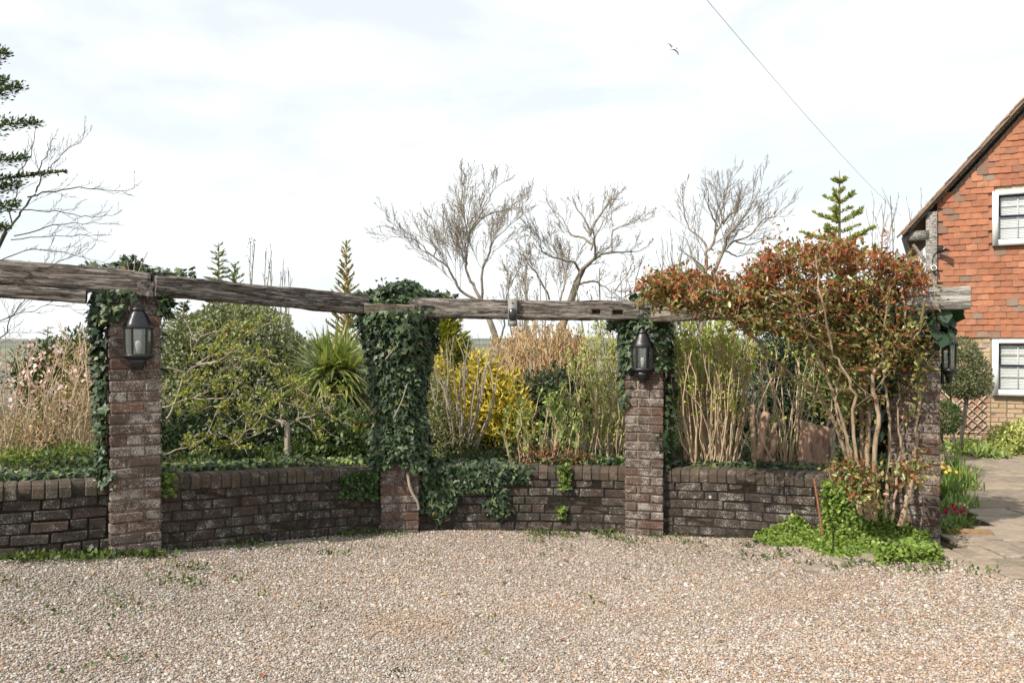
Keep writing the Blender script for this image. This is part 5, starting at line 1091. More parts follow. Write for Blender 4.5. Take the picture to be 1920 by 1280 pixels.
for zf in np.linspace(-.1, 1, 16):
    a = np.arange(36) * 2 * math.pi / 36; r_s = .148 - .018 * max(zf, 0) + .03 * max(0, .25 - zf) + .008 * np.sin(5 * a + zf * 2) + .009 * np.sin(11 * a + 3 * zf) + .006 * np.sin(17 * a - 2 * zf) * np.sin(zf * 9 + a) + rng.normal(0, .005, 36)
    zz = zf * htop + (.012 * np.sin(3 * a) - .035 * np.cos(a) if zf > .99 else 0); rings.append(np.stack([c0[0] + r_s * np.cos(a), c0[1] + r_s * np.sin(a), np.broadcast_to(c0[2] + zz, a.shape)], 1))
V = np.concatenate(rings); i = np.arange(15)[:, None] * 36; j = np.arange(36)[None]; mb.add(V, np.stack([i + j, i + (j + 1) % 36, i + 36 + (j + 1) % 36, i + 36 + j], -1).reshape(-1, 4)); put('bark', mb, M['bark_stump'], root)
mb = MB(); mb.add(np.vstack([rings[-1] + (0, 0, .001), rings[-1].mean(0) + (0, 0, .006)]), [(q, (q + 1) % 36, 36) for q in range(36)]); put('cut_face', mb, M['oak_light'], root)
mb = MB(); mb.tube(smooth(pl([(1522, 892), (1545, 878), (1557, 868), (1562, 845), (1560, 815), (1572, 785)], 6.8), 5), np.linspace(.022, .012, 26), 7); mb.tube(smooth(pl([(1505, 886), (1530, 879), (1548, 877)], 6.75), 4), np.linspace(.006, .012, 9), 5)
solo('broken_branch', mb, M['bark_pale'], 'peeling broken branch leaning on the sawn stump', 'branch', tuple(P(1545, 878, 6.8)))

# dark undergrowth covering the soil behind the wall
mb = MB(); n = 26000; s_ = rng.uniform(S_P[0] - 1.2, S_P[3], n); b_ = rng.uniform(.30, 2.6, n); A_ = np.array([cur(a) - nrm(a) * c for a, c in zip(s_, b_)]); z_ = terrain_z(A_[:, 0], A_[:, 1]); hl = np.clip(lump(np.column_stack([A_, 0 * z_]), 3.5, 21) + .55, .1, 1.2) * .17 * np.clip(b_ / .8, .25, 1)
A_ = np.column_stack([A_, z_ + rng.uniform(.2, 1, n) * hl]); leaves(mb, A_, rnd(n) + UP * .3, UP + rnd(n) * .6, .045 * rng.uniform(.6, 1.3, n), T_OVAL, pal(n, [(.035, .06, .022), (.055, .085, .03), (.08, .115, .04), (.11, .08, .045)], [4, 4, 2, 1]))
o = put('undergrowth', mb, M['leaf']); tag(o, 'dark low undergrowth covering the soil behind the wall', kind='stuff')
# ------------------------------------------------------------------ ivy
IV = [(.028, .050, .022), (.042, .070, .030), (.062, .098, .04), (.13, .165, .06), (.018, .033, .016), (.16, .11, .045)]; IVW = [4, 4, 3, .9, 1.6, .1]
def ivy(label, parts, root_at, n_label=None, size=.055, cols=IV, wts=IVW, name='ivy', cat='ivy', group='ivy on pillars, beams and walls', stems=(), mat_='ivy', tpl=T_IVY, hang=.7, jit=.45):
    root = thing(name, label, cat, tuple(root_at), group); mb = MB()
    A_ = np.concatenate([a for a, _ in parts]); O = np.concatenate([b for _, b in parts]); n = len(A_)
    leaves(mb, A_, O * .45 - UP * hang + rnd(n) * jit, O + UP * .35 + rnd(n) * .38, .86 * size * np.clip(np.exp(rng.normal(0, .32, n)), .4, 1.7), tpl, pal(n, cols, wts)); put('foliage', mb, M[mat_], root)
    if len(stems):
        mb = MB()
        for s in stems: mb.tube(s[0], s[1], 5)
        put('stem', mb, M['bark_pale'], root)
    return root
def around(i, n, z0, z1, thick, ang=None, sel=None, lumpy=.35, seed=3):
    """points round pillar i; sel(u, v, z) keeps points; u across, v towards the viewer"""
    c, nn, t = PC[i]; a = rng.uniform(0, 6.283, n); z = rng.uniform(z0, z1, n); ca, sa = np.cos(a), np.sin(a); k_ = 1 / np.maximum(np.abs(ca), np.abs(sa)) ** .75
    dirs = np.stack([ca, sa, z * 2], 1); th = thick(z) * (1 + lumpy * lump(np.stack([ca * 2, sa * 2, z * 3], 1), 2.5, seed)) * rng.uniform(.35, 1.0, n)
    u = (.165 * k_ + th) * ca; v = (.165 * k_ + th) * sa; u, v = np.clip(u, -.17 - th, .17 + th), np.clip(v, -.17 - th, .17 + th)
    m = np.ones(n, bool) if sel is None else sel(u, v, z); q = np.array(c)[None] + t[None] * u[:, None] + nn[None] * v[:, None]; o = t[None] * ca[:, None] + nn[None] * sa[:, None]
    return np.column_stack([q, z])[m], np.column_stack([o, 0 * z])[m]
def onbeam(i, n, us, zs, vs):
    c, nn, t = PC[i]; u = rng.uniform(*us, n); v = rng.uniform(*vs, n); z = rng.uniform(*zs, n); q = np.array(c)[None] + t[None] * u[:, None] + nn[None] * v[:, None]
    return np.column_stack([q, z]), np.column_stack([nn[None] * np.ones((n, 1)) * .6, np.ones(n) * .6])
def mound(i, n, u0, v0, z0, ru, rv, rz, seed=1, rough=.3):
    c, nn, t = PC[i]; d = unit(rnd(n)); d[:, 2] = np.abs(d[:, 2]) * np.where(rng.uniform(0, 1, n) < .8, 1, -1); r = (1 - .5 * rng.uniform(0, 1, n) ** 2) * (1 + rough * lump(d * 2, 3, seed)); p = d * r[:, None]
    q = np.array(c)[None] + t[None] * (u0 + p[:, :1] * ru) + nn[None] * (v0 + p[:, 1:2] * rv)
    return np.column_stack([q, z0 + p[:, 2] * rz]), np.column_stack([t[None] * d[:, :1] + nn[None] * d[:, 1:2], d[:, 2]])
def onwall(n, p0, p1, z0, z1, out=.03, prob=None):
    sa, sb_ = s_at(p0), s_at(p1); s = rng.uniform(sa, sb_, n); f = rng.uniform(0, 1, n); A_, O = [], []
    for q in range(n):
        c = cur(s[q]); nn = nrm(s[q]); tz = top_z(c[0]); z = tz + z0 + (z1 - z0) * f[q]
        if prob is not None and rng.uniform() > prob((s[q] - sa) / (sb_ - sa), f[q]): continue
        A_.append((*(c + nn * rng.uniform(.0, out)), z)); O.append((nn[0], nn[1], .1))
    return np.array(A_).reshape(-1, 3), np.array(O).reshape(-1, 3)
def walltop(n, p0, p1, back=(.0, .26), lift=.05, hang=.0):
    s = rng.uniform(s_at(p0), s_at(p1), n); A_, O = [], []
    for q in range(n):
        c = cur(s[q]); nn = nrm(s[q]); b = rng.uniform(*back); A_.append((*(c - nn * b), top_z(c[0]) + rng.uniform(-.01, lift) * min(1, .4 + b * 5))); O.append((nn[0] * .4, nn[1] * .4, .9))
    return np.array(A_), np.array(O)
zt1, zt2, zt3, zt4 = zt[1], zt[2], zt[3], zt[4]
# pillar 1: left side strip, collar, right side trickle, tuft on the beam
L1 = around(1, 4600, .62, zt1 + .02, lambda z: .055 + .05 * np.clip((z - .9), 0, 1) + .03 * np.clip(1.1 - z, 0, .4), sel=lambda u, v, z: (u < -.13) & (v < .13 + .04 * (z > 1.6)) & ((v < .10) | (rng.uniform(0, 1, len(u)) < .5)))
C1 = around(1, 620, zt1 - .17, zt1 + .03, lambda z: .07 + 0 * z, sel=lambda u, v, z: (u < -.02 - (zt1 - z) * .55) | ((u > .14) & (z > zt1 - .13)))
D1 = around(1, 420, .75, zt1, lambda z: .03 + 0 * z, sel=lambda u, v, z: (u > .15) & (v < .12) & (np.sin(z * 9) > -.2))
T1 = mound(1, 230, -.02, -.03, EYE + .49, .11, .1, .12, 4); T1b = onbeam(1, 190, (-.36, .42), (EYE + .46, EYE + .53), (-.06, .1))
B1 = around(1, 260, .60, .75, lambda z: .05 + 0 * z, sel=lambda u, v, z: (u < -.12))
ivy('ivy strip down the left side of the lantern pillar, sprig on the beam above', [L1, C1, D1, T1, T1b, B1], (*PC[1][0], .55), size=.053,
    stems=[(smooth([pt(1, -.01 + k_ * .03, EYE + .48, -.05), pt(1, .0 + k_ * .05, EYE + .56, -.06), pt(1, k_ * .08, EYE + .63 - abs(k_ - 1) * .02, -.05)], 3), .003) for k_ in (-1, 0, 1)])
# pillar 2: whole column, mound on top, trails along the beam, skirt at the foot
cf2 = lambda z: .075 + .03 * np.sin(z * 5) + .03 * np.exp(-((z - .75) / .12) ** 2) + .09 * np.clip((z - 1.45) / .4, 0, 1)
L2 = around(2, 11500, .50, zt2 + .02, cf2, sel=lambda u, v, z: (z > .60) | (u < -.1) & (z > .52) | (u > .1))
S2 = around(2, 700, .42, .62, lambda z: .05 + .0 * z, sel=lambda u, v, z: (z > .56 - u * .3 * (u > 0)))
T2 = mound(2, 1900, .02, -.05, EYE + .335, .30, .26, .20, 7); T2b = mound(2, 420, -.25, -.05, EYE + .37, .24, .16, .07, 8); T2c = mound(2, 420, .30, -.03, EYE + .36, .20, .13, .08, 9); T2d = onbeam(2, 130, (-.62, -.35), (EYE + .36, EYE + .42), (-.05, .1))
U2 = mound(2, 520, -.20, .02, zt2 - .12, .17, .16, .16, 17); F2 = onbeam(2, 200, (-.35, .1), (EYE + .26, EYE + .40), (.10, .18)); 
sp2 = (np.array([pt(2, u, z, -.15) for u, z in ((-.16, EYE + .56), (-.12, EYE + .565), (-.2, EYE + .54), (.08, EYE + .54), (.10, EYE + .535), (-.02, EYE + .55))]), np.tile((0, -.3, .8), (6, 1)))
ivy('thick ivy wrapping the second pillar completely and mounding over the beam', [L2, S2, U2, T2, T2b, T2c, T2d, F2, sp2], (*PC[2][0], .5), size=.052,
    stems=[(smooth([pt(2, .07, .47, .02), pt(2, .08, .38, .03), pt(2, .105, .30, .03), pt(2, .15, .22, .03), pt(2, .165, .15, .02)], 4), np.linspace(.016, .010, 17)), (smooth([pt(2, -.05, .95, .1), pt(2, .02, 1.1, .13), pt(2, .05, 1.2, .12)], 3), .006), (smooth([pt(2, -.12, 1.45, .12), pt(2, -.05, 1.55, .14), pt(2, -.09, 1.65, .13)], 3), .005)])
# ivy pouring over the middle wall
pb = lambda f, h: 1.0 if h > .25 + (f > .45) * .30 + (f > .8) * .18 else (.9 if f < .42 and h > .12 + .1 * math.sin(f * 20) else 0)
W2a = onwall(2300, 786, 945, -.47, .03, .07, pb); W2b = onwall(420, 905, 968, -.50, -.05, .05, lambda f, h: math.exp(-((f - .45) / .33) ** 2) * (h > .12)); W2c = onwall(170, 950, 1000, -.14, .02, .035, lambda f, h: 1 - f)
TP2 = walltop(800, 788, 970, (-.02, .25), .04)
ivy('dark ivy curtain hanging over the left half of the middle wall', [W2a, W2b, W2c, TP2], (*cur(s_at(860)), -.05), size=.05)
# pillar 3
L3 = around(3, 1500, zt3 - .42, zt3 + .01, lambda z: .055 + 0 * z, sel=lambda u, v, z: (v < .12) | (z > zt3 - .14) | (np.abs(u) > .10 - (zt3 - z) * .02))
R3 = around(3, 2100, .48, zt3, lambda z: .07 + .03 * np.sin(z * 7), sel=lambda u, v, z: (u > .14) & (v < .14 + .03 * np.sin(z * 8)))
Lf3 = around(3, 750, zt3 - .78, zt3 - .2, lambda z: .045 + 0 * z, sel=lambda u, v, z: (u < -.13) & (v < .2) | ((u < -.10 - .0 * z) & (z > zt3 - .62)))
T3 = mound(3, 480, .05, -.06, EYE + .36, .16, .16, .13, 12); J3 = around(3, 160, .66, .84, lambda z: .05 + 0 * z, sel=lambda u, v, z: (u > .10)); X3 = onbeam(3, 90, (-.10, .06), (EYE + .22, EYE + .38), (.12, .2)); K3 = onbeam(3, 160, (-.33, -.13), (EYE + .13, EYE + .2), (-.1, .1))
ivy('ivy framing the middle lantern and running down the right edge of its pillar', [L3, R3, Lf3, T3, J3, X3, K3], (*PC[3][0], .4), size=.055)
# pillar 4, big dark heart-shaped leaves
c4 = PC[4]
L4 = around(4, 420, zt4 - .62, zt4, lambda z: .10 + .05 * np.sin(z * 6), sel=lambda u, v, z: (u < -.13) & (v < .2)); L4b = around(4, 210, zt4 - .28, zt4 + .05, lambda z: .10 + 0 * z, sel=lambda u, v, z: (u > -.25) & (z > zt4 - .12 - u * .4)); L4c = around(4, 500, .55, zt4 - .4, lambda z: .06 + .03 * np.sin(z * 9), sel=lambda u, v, z: (u < -.14) & (v < .14))
ivy('large-leaved dark ivy on the pillar nearest the house, behind the rose', [L4, L4b, L4c], (*PC[4][0], .2), size=.105, cols=[(.018, .04, .022), (.03, .058, .028), (.05, .085, .035)], wts=[3, 3, 1], hang=.9, tpl=T_ROUND)
# greenery along the wall tops and on the wall faces
ivy('low ivy and herbs trailing along the top of the outer left wall', [walltop(1100, -60, 200, (.12, .36), .04)], (*cur(s_at(90)), .55), size=.045, cols=IV + [(.13, .17, .05)], wts=IVW + [2])
ivy('sunlit mixed ivy along the top edge of the wall under the budding tree', [walltop(1500, 308, 712, (.16, .42), .05)], (*cur(s_at(500)), .5), size=.045, cols=IV + [(.16, .22, .06), (.24, .28, .08)], wts=IVW + [6, 5])
ivy('thin line of ivy behind the coping of the middle wall', [walltop(900, 1000, 1170, (.14, .36), .06)], (*cur(s_at(1090)), .45), size=.04, cols=IV + [(.14, .20, .05)], wts=IVW + [3])
ivy('thin line of ivy behind the coping of the right-hand wall', [walltop(1000, 1255, 1580, (.17, .40), .03)], (*cur(s_at(1400)), .45), size=.04, cols=IV + [(.12, .17, .05)], wts=IVW + [2])
YG = [(.10, .16, .035), (.15, .22, .05), (.20, .26, .06), (.07, .12, .03)]
def wallplant(label, sets, px, size=.035, cols=YG): ivy(label, sets, (*cur(s_at(px)), .2), size=size, cols=cols, wts=None, name='wall_plant', cat='wall plant', group='small plants growing on the walls', tpl=T_ROUND, hang=.3, mat_='leaf')
wallplant('small yellow-green creeper hanging below the coping of the middle wall', [onwall(150, 1050, 1068, -.20, .03, .04)], 1060); wallplant('little lime tuft near the foot of the middle wall', [onwall(70, 1048, 1064, -.44, -.34, .05)], 1056)
wallplant('patch of green leaves on the wall against the ivied pillar', [onwall(520, 640, 706, -.24, -.02, .05, lambda f, h: .35 + .65 * f)], 675, cols=[(.05, .10, .025), (.08, .15, .04), (.035, .07, .02)])
wallplant('tiny sprig where the first wall meets the lantern pillar', [onwall(120, 304, 322, -.14, .04, .05)], 312)
# ------------------------------------------------------------------ climbing rose
M['bark_rose'] = bark_mat('rose_shoot', (.16, .05, .03), (.26, .12, .06), 30)
Yr = 5.85; rb = P(1640, 985, 5.72); rb[2] = float(ground_z(rb[0], rb[1]))
rose = thing('climbing_rose', 'large climbing rose with new red leaves sprawling over the right-hand beam', 'rose', tuple(rb)); mb = MB(); ends = []
canes = [([(1612, 960), (1600, 890), (1570, 810), (1545, 755), (1510, 725), (1480, 700), (1430, 650), (1390, 610), (1370, 590)], .019), ([(1625, 970), (1620, 880), (1612, 760), (1606, 700), (1598, 640), (1590, 560), (1600, 500)], .02), ([(1630, 970), (1627, 870), (1630, 780), (1622, 720), (1612, 650), (1625, 560), (1640, 490)], .022),
    ([(1640, 975), (1640, 860), (1645, 780), (1636, 720), (1640, 695), (1670, 670), (1700, 645), (1725, 620), (1735, 560)], .018), ([(1690, 985), (1700, 940), (1712, 880), (1718, 800), (1724, 700), (1712, 640), (1700, 600), (1690, 520)], .019), ([(1685, 985), (1694, 950), (1706, 920), (1730, 895), (1740, 870)], .012),
    ([(1615, 965), (1595, 860), (1580, 790), (1560, 730), (1545, 690), (1520, 640), (1500, 590), (1480, 520)], .014), ([(1635, 970), (1612, 880), (1598, 800), (1602, 740), (1580, 690), (1560, 650), (1540, 560), (1530, 480)], .014), ([(1600, 885), (1590, 830), (1570, 780), (1565, 740), (1575, 690)], .010), ([(1660, 970), (1665, 880), (1668, 800), (1662, 740), (1655, 690), (1660, 600), (1670, 520)], .013),
    ([(1672, 975), (1680, 900), (1690, 840), (1682, 780), (1686, 735)], .011), ([(1595, 640), (1540, 625), (1490, 630), (1450, 620), (1420, 622)], .010), ([(1390, 612), (1340, 585), (1290, 560), (1240, 545), (1222, 540)], .010), ([(1590, 565), (1540, 540), (1470, 540), (1400, 540), (1330, 545)], .010), ([(1500, 590), (1450, 560), (1410, 520), (1400, 480)], .009),
    ([(1600, 520), (1590, 480), (1560, 455)], .008), ([(1640, 520), (1650, 480), (1640, 455)], .008), ([(1480, 540), (1470, 490), (1455, 460)], .008), ([(1300, 570), (1290, 530), (1275, 505)], .007), ([(1340, 585), (1345, 540), (1335, 505)], .007), ([(1690, 560), (1705, 510), (1715, 480)], .008), ([(1618, 955), (1585, 930), (1560, 900), (1552, 880)], .009), ([(1645, 960), (1650, 920), (1640, 890)], .009)]
cane_paths = []
for q, r_ in canes:
    z_ = Yr + rng.uniform(-.28, .22); pts = np.array([P(x, y, (5.72 if y > 930 else z_ - (.12 if 540 < y < 620 else 0))) for x, y in q]); pth = smooth(pts, 4); pth[1:] += rng.normal(0, .006, pth[1:].shape); mb.tube(pth, np.linspace(r_, r_ * .45, len(pth)), 6); cane_paths.append(pth)
    sprout(mb, pth, r_ * .35, 2, .17, .22, .6, ends, (.5, 1.1), .2, .35, .0025, .2, 3, (.12, .45))
put('cane', mb, M['bark_cane'], rose, smooth=True)
XT = [1212, 1260, 1300, 1340, 1380, 1410, 1440, 1500, 1560, 1620, 1660, 1700, 1738]; YT = [522, 503, 512, 503, 522, 505, 462, 455, 448, 460, 474, 472, 505]; YB = [548, 575, 580, 590, 600, 610, 612, 640, 690, 700, 690, 680, 640]
up_c = [(.25, .065, .03), (.37, .125, .045), (.20, .14, .045), (.15, .17, .05), (.28, .26, .09), (.46, .20, .075)]
lo_c = [(.17, .18, .05), (.26, .25, .08), (.12, .145, .045), (.28, .10, .045), (.38, .36, .14)]
mb = MB(); sh = MB(); nsh = 0
while nsh < 760:
    x = rng.uniform(1214, 1738); yt, yb_ = np.interp(x, XT, YT), np.interp(x, XT, YB); f = rng.uniform(0, 1) ** 1.35
    if 1300 < x < 1400 and rng.uniform() < .4: continue
    y = yt + (yb_ - yt) * f; Y = 5.9 + rng.normal(0, .17) + (.0 if f < .3 else -.05); Y = Y + .32 if (x > 1625 and 535 < y < 592) else Y; c = P(x, y, Y); nsh += 1
    d = unit(np.array((rng.normal(0, .5), rng.normal(0, .5), .55 - .5 * f))); L = rng.uniform(.10, .26); pth = bez(c - d * L, c, rng.normal(0, .02, 3), 4); sh.tube(pth, np.linspace(.004, .0022, 4), 3, cap=False)
    m = int(rng.integers(13, 26)); t = rng.uniform(.15, 1.08, (m, 1)); pp = c - d * L * (1 - t) + rnd(m) * .028; red = np.clip(1.05 - f * 1.5 + rng.normal(0, .25), .04, .9)
    cc = np.where(rng.uniform(0, 1, (m, 1)) < red, pal(m, up_c, [3.2, 3, 2.2, 2, 1.2, 1.4]), pal(m, lo_c, [4, 3, 3, .8, 1])); side = unit(rnd(m)); leaves(mb, pp, side * .9 + d * .5, UP + rnd(m) * .55, .039 * rng.uniform(.55, 1.35, m), T_OVAL, cc)
put('shoots', sh, M['bark_rose'], rose)['kind'] = 'stuff'
# looser, greener leaves below the beam and round the foot
low = [pell(*q) for q in [(1590, 620, 5.85, 75, 45, .3), (1680, 610, 5.85, 45, 50, .25), (1640, 660, 5.9, 70, 45, .3), (1500, 620, 5.85, 55, 32, .25), (1420, 610, 5.85, 45, 18, .2), (1570, 700, 5.95, 45, 45, .2), (1720, 690, 5.75, 25, 70, .15), (1600, 760, 5.95, 45, 60, .2)]]
bush(mb, 2600, low, .038, T_OVAL, lo_c, [4, 3, 3, 1.6, 1], shell=.95, rough=.4, k=5, up=-.1, out=.2, jit=1.0)
foot = [pell(*q) for q in [(1600, 885, 5.6, 50, 30, .15), (1620, 915, 5.55, 42, 28, .15), (1575, 870, 5.65, 30, 18, .12), (1700, 890, 5.45, 50, 30, .15), (1720, 870, 5.5, 30, 25, .1), (1625, 930, 5.5, 30, 25, .1)]]
bush(mb, 1000, foot, .040, T_OVAL, lo_c + [(.20, .06, .03)], [3, 3, 3, 2, 1, 2], shell=.95, rough=.4, up=-.1, out=.2, jit=1.0)
En = np.array([a for a, _ in ends]); Dn = np.array([b for _, b in ends]); per = 4; En = np.repeat(En, per, 0) + rnd(len(En) * per) * .03; Dn = np.repeat(Dn, per, 0); red = np.clip((En[:, 2] - 1.55) / .6, 0, 1); cc = np.where(rng.uniform(0, 1, (len(En), 1)) < red[:, None], pal(len(En), up_c), pal(len(En), lo_c))
leaves(mb, En, Dn * .5 + rnd(len(En)) * .8, UP + rnd(len(En)) * .6, .038 * rng.uniform(.6, 1.2, len(En)), T_OVAL, cc)
fo = put('foliage', mb, M['rose_leaf'], rose)
# lime ground cover at the rose's foot, spreading on the gravel and up the wall
gc = thing('ground_cover', 'bright lime ground cover spilling over the gravel at the foot of the rose', 'ground cover', tuple(rb)); mb = MB(); A_, O = [], []
s0_, s1_ = s_at(1425), S_P[3] + .12
for q in range(21000):
    f = rng.uniform(0, 1); s = s0_ + (s1_ - s0_) * f; c = cur(s); nn = nrm(s); wmax = .08 + .42 * math.sin(min(1, f * 1.25) * 1.5) ** 1.0 + .06 * math.sin(f * 14); g_ = rng.uniform(-.02, 1); dist = wmax * g_
    h = (.045 + .13 * math.exp(-((f - .22) / .13) ** 2) + .10 * (f > .4)) * (1 - g_ ** 2) * (1 + .25 * math.sin(f * 31) * math.sin(g_ * 9)); x, y = c + nn * dist
    A_.append((x, y, float(rng.uniform(.35, 1)) * max(h, .012) + 0)); O.append((nn[0] * g_ * .6, nn[1] * g_ * .6, 1 - .4 * g_))
A_ = np.array(A_); A_[:, 2] += ground_z(A_[:, 0], A_[:, 1]); O = np.array(O)
u1 = onwall(4200, 1552, 1690, -.50, -.03, .20, lambda f, h: float(h < .55 + .5 * math.exp(-((f - .15) / .3) ** 2))); A_ = np.vstack([A_, u1[0]]); O = np.vstack([O, u1[1]])
# strip in front of the pillar, running to the path
tq = rng.uniform(0, .55, 2200); bx = np.stack([2.55 + tq * .70, 5.62 - tq * .30], 1) + rng.normal(0, 1, (2200, 1)) * np.array((.03, .085)) * (1 - .5 * tq[:, None]); Az = ground_z(bx[:, 0], bx[:, 1]) + rng.uniform(.01, .13, 2200) * (1 - .5 * tq); A_ = np.vstack([A_, np.column_stack([bx, Az])]); O = np.vstack([O, np.tile((0, -.3, .9), (2200, 1))])
leaves(mb, A_, O * .2 + rnd(len(A_)) * .7 - UP * .15, O + rnd(len(A_)) * .35, .026 * rng.uniform(.6, 1.25, len(A_)), T_ROUND, pal(len(A_), [(.15, .225, .038), (.20, .29, .055), (.27, .35, .08), (.10, .16, .032)], [4, 4, 2, 2])); fo = put('foliage', mb, M['leaf'], gc); fo['kind'] = 'stuff'
# rusty rod leaning on the wall
mb = MB(); a, b = P(1526, 897, 6.05), P(1542, 1003, 5.75); mb.tube(bez(b, a, (.003, 0, 0), 8), .0085, 6); solo('metal_rod', mb, M['rust'], 'thin rusty rod leaning against the right-hand wall', 'rod', tuple(b))

# ------------------------------------------------------------------ planting beside the path and house
def clump(name, label, cat, c, n, L, wd, cols, droop=.5, spread=.5, rad=.06, group=None, mat_='gloss_leaf', extra=None):
    root = thing(name, label, cat, tuple(c), group); mb = MB()
    for q in range(n):
        a = rng.uniform(0, 6.283); s = abs(rng.normal(0, spread)); d = np.array((math.cos(a) * s, math.sin(a) * s, 1)); col = np.array(cols[rng.integers(len(cols))]) * rng.uniform(.8, 1.2); blade(mb, np.array(c) + (rng.normal(0, rad), rng.normal(0, rad), -.01), d, L * rng.uniform(.6, 1.15), wd, droop * rng.uniform(.4, 1.3), np.array((*col, 1)), 4)
    put('foliage', mb, M[mat_], root); return root
def onpath(px, py, Y): q = P(px, py, Y); return np.array((q[0], q[1], path_z(Y)))
GRN = [(.15, .24, .05), (.22, .32, .075), (.30, .38, .11), (.11, .18, .045)]
# soil of the border
mb = MB(); bd = []
for y in np.linspace(6.1, 11.5, 14): bd.append((y, 3.02 + (y - 6.1) * .52, 3.42 + (y - 6.1) * .50))
V = []
for y, xa, xb in bd: V += [(xa, y, path_z(y) + .035), ((xa + xb) / 2, y, path_z(y) + .07), (xb, y, path_z(y) + .012)]
mb.add(V, [(3 * q + a_, 3 * q + a_ + 1, 3 * q + a_ + 4, 3 * q + a_ + 3) for q in range(13) for a_ in (0, 1)]); tag(put('border_soil', mb, flat('border_soil', (.04, .03, .02), .95, nscale=30, namp=.5)), 'dark soil of the narrow flower border', kind='structure')
for px, Y, n, L, lab in ((1778, 7.6, 220, .40, 'tall grassy daffodil leaves beside the last pillar'), (1800, 8.2, 260, .42, 'fresh upright grassy clump in the border, by the path edge'), (1783, 9.2, 200, .42, 'grassy clump farther back in the border'), (1775, 6.9, 140, .28, 'arching strap leaves behind the pink flowers'), (1806, 7.2, 110, .24, 'short arching tuft on the path side of the border')):
    clump('border_plant', lab, 'plant', onpath(px, 0, Y), n, L, .014, GRN, .55, .38, .07, 'plants of the narrow border')
root = clump('flower_clump', 'clump of pink tulip-like flowers in the border by the path', 'flowers', onpath(1792, 0, 6.45), 60, .19, .016, GRN, .5, .45, .06, 'plants of the narrow border'); mb = MB(); sm = MB()
for (x, y) in ((1784, 944), (1775, 953), (1776, 958), (1791, 954), (1803, 957), (1805, 953), (1788, 949)):
    c = P(x, y, 6.4 + rng.uniform(-.1, .1)); sm.tube([np.array((c[0], c[1], path_z(6.4))), c], .003, 4)
    d = unit(rnd(9)) * .9 + UP * .8; leaves(mb, np.tile(c, (9, 1)) + rnd(9) * .006 - UP * .02, d, rnd(9), .036, T_OVAL, pal(9, [(.50, .06, .14), (.42, .04, .10), (.6, .2, .26)], [3, 3, 1]))
put('petal', mb, M['petal'], root); put('stem', sm, M['leaf_flat'] if 'leaf_flat' in M else flat('green_stem', (.12, .18, .05), .6), root)
mb = MB(); A_ = np.concatenate([P(1768, 872, 8.0) + rnd(14) * .02, P(1777, 880, 7.8) + rnd(10) * .02, P(1820, 882, 8.3) + rnd(8) * .015, P(1797, 885, 8.0) + rnd(8) * .015]); leaves(mb, A_, rnd(len(A_)) + UP * .3, rnd(len(A_)), .035, T_ROUND, pal(len(A_), [(.65, .45, .08), (.6, .42, .22)])); solo('daffodil_blooms', mb, M['petal'], 'few small yellow blooms among the grassy border leaves', 'flowers', tuple(P(1775, 876, 8.0)))
mb = MB(); A_ = np.column_stack([rng.uniform(3.12, 3.42, 900), rng.uniform(6.0, 6.35, 900), np.zeros(900)]); A_[:, 0] += (A_[:, 1] - 6.1) * .3; A_[:, 2] = .135 + rng.uniform(0, .06, 900); leaves(mb, A_, rnd(900), UP + rnd(900) * .4, .024, T_ROUND, pal(900, YG)); solo('mat_plant', mb, M['leaf'], 'low green mat behind the lichened edging stone', 'plant', (3.25, 6.15, .12), 'plants of the narrow border')
st = P(1800, 930, 7.0); bm = bmesh.new(); bmesh.ops.create_icosphere(bm, subdivisions=2, radius=.055)
for vv in bm.verts: vv.co = Vector((vv.co.x * 1.2, vv.co.y, vv.co.z * .8)) * R.uniform(.93, 1.06)
me = bpy.data.meshes.new('garden_rock'); bm.to_mesh(me); bm.free(); me.materials.append(M['house_mortar']); o = bpy.data.objects.new('garden_rock', me); COL.objects.link(o); o.location = (st[0], 7.0, path_z(7.0) + .045); tag(o, 'rounded tan rock behind the pink flowers', 'rock', None)
# clipped dome and ball by the house
def clipped(name, label, Y, ells, n, cols, stem, size=.03):
    b0 = np.array((P(stem[0], 0, Y)[0], Y, 0)); b0[2] = path_z(Y) if stem[0] > 1700 else groundz(b0); root = thing(name, label, 'shrub', tuple(b0)); mb = MB(); E = [pell(*q) for q in ells]; top = np.array(E[0][:3])
    for q in range(stem[1]): mb.tube(bez(b0 + (rng.normal(0, .02), rng.normal(0, .02), 0), top + rnd(1)[0] * .2 * (stem[1] > 1), rnd(1)[0] * .04, 6), np.linspace(.018, .01, 6), 6)
    put('stem', mb, M['bark_dark'], root); mb = MB(); bush(mb, n, E, size, T_OVAL, cols, shell=.35, rough=.07, k=4, up=.25, out=.7, jit=.6); put('foliage', mb, M['leaf'], root); return root
clipped('topiary_dome', 'clipped grey-green dome shrub in front of the house trellis', 11.2, [(1806, 700, 11.2, 46, 46, .36), (1800, 672, 11.2, 36, 42, .3), (1812, 722, 11.2, 44, 24, .34)], 9500, [(.13, .155, .07), (.18, .20, .10), (.09, .11, .05)], (1800, 3))
clipped('topiary_ball', 'small dark clipped ball on a thin stem beside the last pillar', 10.4, [(1772, 782, 10.4, 27, 32, .22)], 2600, [(.07, .11, .03), (.11, .15, .04), (.05, .08, .025)], (1777, 1))
shrub('variegated_shrub', 'rounded yellow variegated shrub under the lower house window', 11.4, (1900, 860), [(1900, 830, 11.4, 42, 36, .3), (1930, 825, 11.4, 45, 40, .3), (1880, 848, 11.3, 25, 20, .2)], 6500, .042, [(.50, .50, .16), (.62, .58, .27), (.30, .36, .09), (.18, .25, .05)], [3, 2, 3, 2], shell=.5, rough=.15, stems=6)
